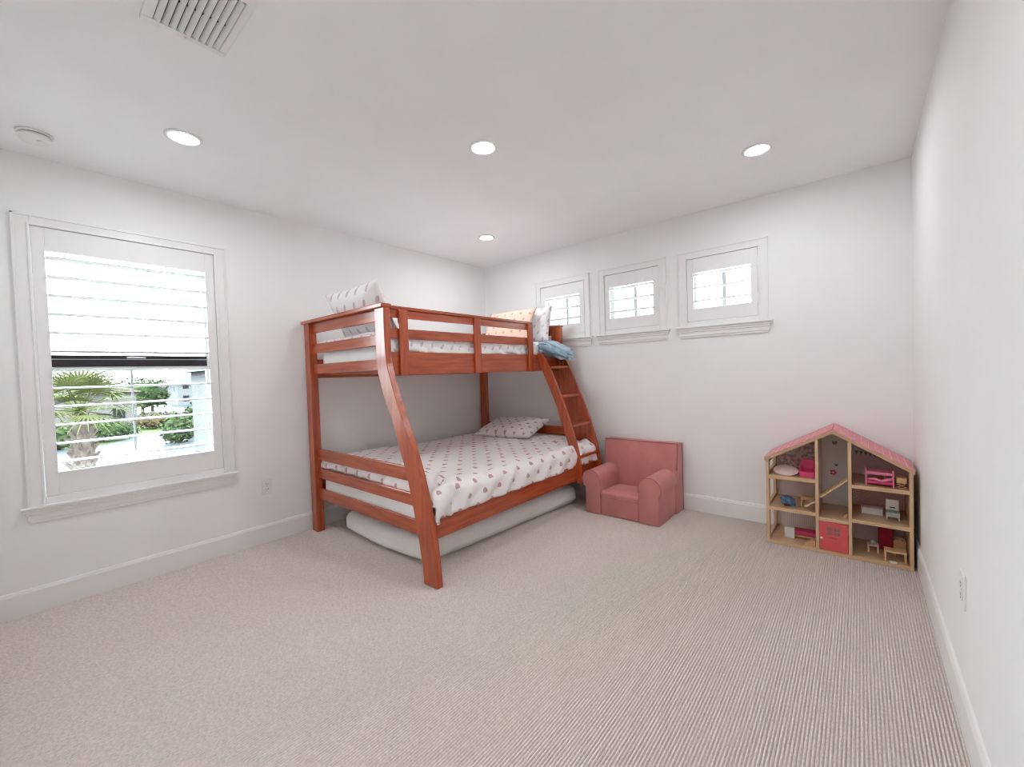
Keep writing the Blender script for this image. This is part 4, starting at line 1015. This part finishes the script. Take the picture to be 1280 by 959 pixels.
shrub('shrub', 'dark green shrub half hidden behind the rounded one beside the white house', 'shrub', (-50, 8.2), (1.5, 1.4, 1.5), 'leafd', 12, 700, G1)
shrub('shrub', 'rounded bright green shrub in front of the white house outside', 'shrub', (-42, 6.0), (1.3, 1.2, 1.2), 'leafl', 13, 700, G1)
shrub('hedge', 'russet brown hedge on the lawn behind the palm tree', 'hedge', (-55, 5.4), (2.2, 1.8, 0.9), 'leafb', 14, 700)
shrub('shrub', 'dark green shrub at the water edge right of the palm trunk', 'shrub', (-46, 0.4), (1.3, 2.2, 1.0), 'leafd', 15, 700, G1)
shrub('shrub', 'bright green shrub at the water edge left of the palm trunk', 'shrub', (-43, -2.3), (1.3, 1.3, 1.1), 'leafl', 16, 700, G1)
for i, (x, y, s, lab) in enumerate(((-85, 8.6, 3.0, 'leafy tree beyond the lawn in the middle of the large window'), (-92, 10.9, 1.9, 'smaller leafy tree right of the middle tree outside'), (-130, 23.6, 2.2, 'distant tree between the two far houses'))):
    shrub('tree', lab, 'tree', (x, y), (s, s * 1.2, s * 0.9), 'leafd', 30 + i, 900, 'trees beyond the lawn', trunk=1.0, leaf=0.26)

# palm tree just outside
pt = thing('palm_tree', 'palm tree with yellow-green fan fronds close outside the large window', 'palm tree', (-5.5, -3.42, GZ))
MAT['palmbark'] = noisy('palm_bark', (0.0419, 0.0297, 0.0247), (0.0687, 0.0589, 0.0515), 0.9, 14, stretch=(1, 1, 0.7), detail=4)
MAT['frond'] = noisy('palm_frond', (0.0251, 0.0349, 0.0067), (0.0434, 0.0484, 0.0167), 0.7, 6)
bm = bmesh.new(); rnd = random.Random(5)
mb = MB(); mb.tube([(-5.5, -3.42 + 0.02 * math.sin(z), z) for z in [GZ - 0.1 + k * 0.1 for k in range(43)]], [0.115 + 0.018 * (k % 2) for k in range(43)], 14); mb.build('trunk', 'palmbark', pt)
mb = MB()
for k in range(64):   # cut leaf bases
    z = -1.0 + 1.9 * k / 64; a = k * 2.4
    mb.tube([(-5.5 + 0.10 * math.cos(a), -3.42 + 0.10 * math.sin(a), z), (-5.5 + 0.19 * math.cos(a), -3.42 + 0.19 * math.sin(a), z + 0.12)], [0.035, 0.018], 5)
mb.build('leaf_bases', 'palmbark', pt)
for k in range(24):
    a = k * 2.399; el = math.radians(76 - 92 * (k / 23.0)); c = Vector((-5.5, -3.42, 0.98)); d = Vector((math.cos(a) * math.cos(el), math.sin(a) * math.cos(el), math.sin(el)))
    stem_l = 0.42; hub = c + d * stem_l; bm = bmesh.new()
    side = d.cross(Vector((0, 0, 1))).normalized(); up = side.cross(d)
    nf = 19
    for j in range(nf):
        th = math.radians(-100 + 200 * j / (nf - 1)); Lf = 0.56 * (0.75 + 0.25 * math.cos(th)) * rnd.uniform(0.85, 1.1)
        dj = (d * math.cos(th) + side * math.sin(th)).normalized(); wv = dj.cross(up).normalized() * 0.020
        prev = None
        for q in range(5):
            s = q / 4; p = hub + dj * Lf * s + Vector((0, 0, -0.30 * s * s * Lf)); w_ = wv * (1 - 0.9 * s) * (0.6 + s if s < 0.4 else 1)
            cur = (bm.verts.new(p + w_), bm.verts.new(p - w_))
            if prev: bm.faces.new((prev[0], prev[1], cur[1], cur[0]))
            prev = cur
    me = bpy.data.meshes.new('frond'); bm.to_mesh(me); bm.free(); fo = link('frond', me, 'frond', pt)
    mb = MB(); mb.tube([tuple(c - d * 0.12), tuple(hub)], [0.014, 0.008], 6); mb.build('stalk', 'frond', fo)

for k in ('lawn', 'field', 'stucco', 'stuccow', 'rooft', 'roofg', 'leafd', 'leafb', 'leafl', 'bark', 'palmbark', 'frond', 'dglass'):
    MAT[k].node_tree.nodes['Principled BSDF'].inputs['Specular IOR Level'].default_value = 0.04
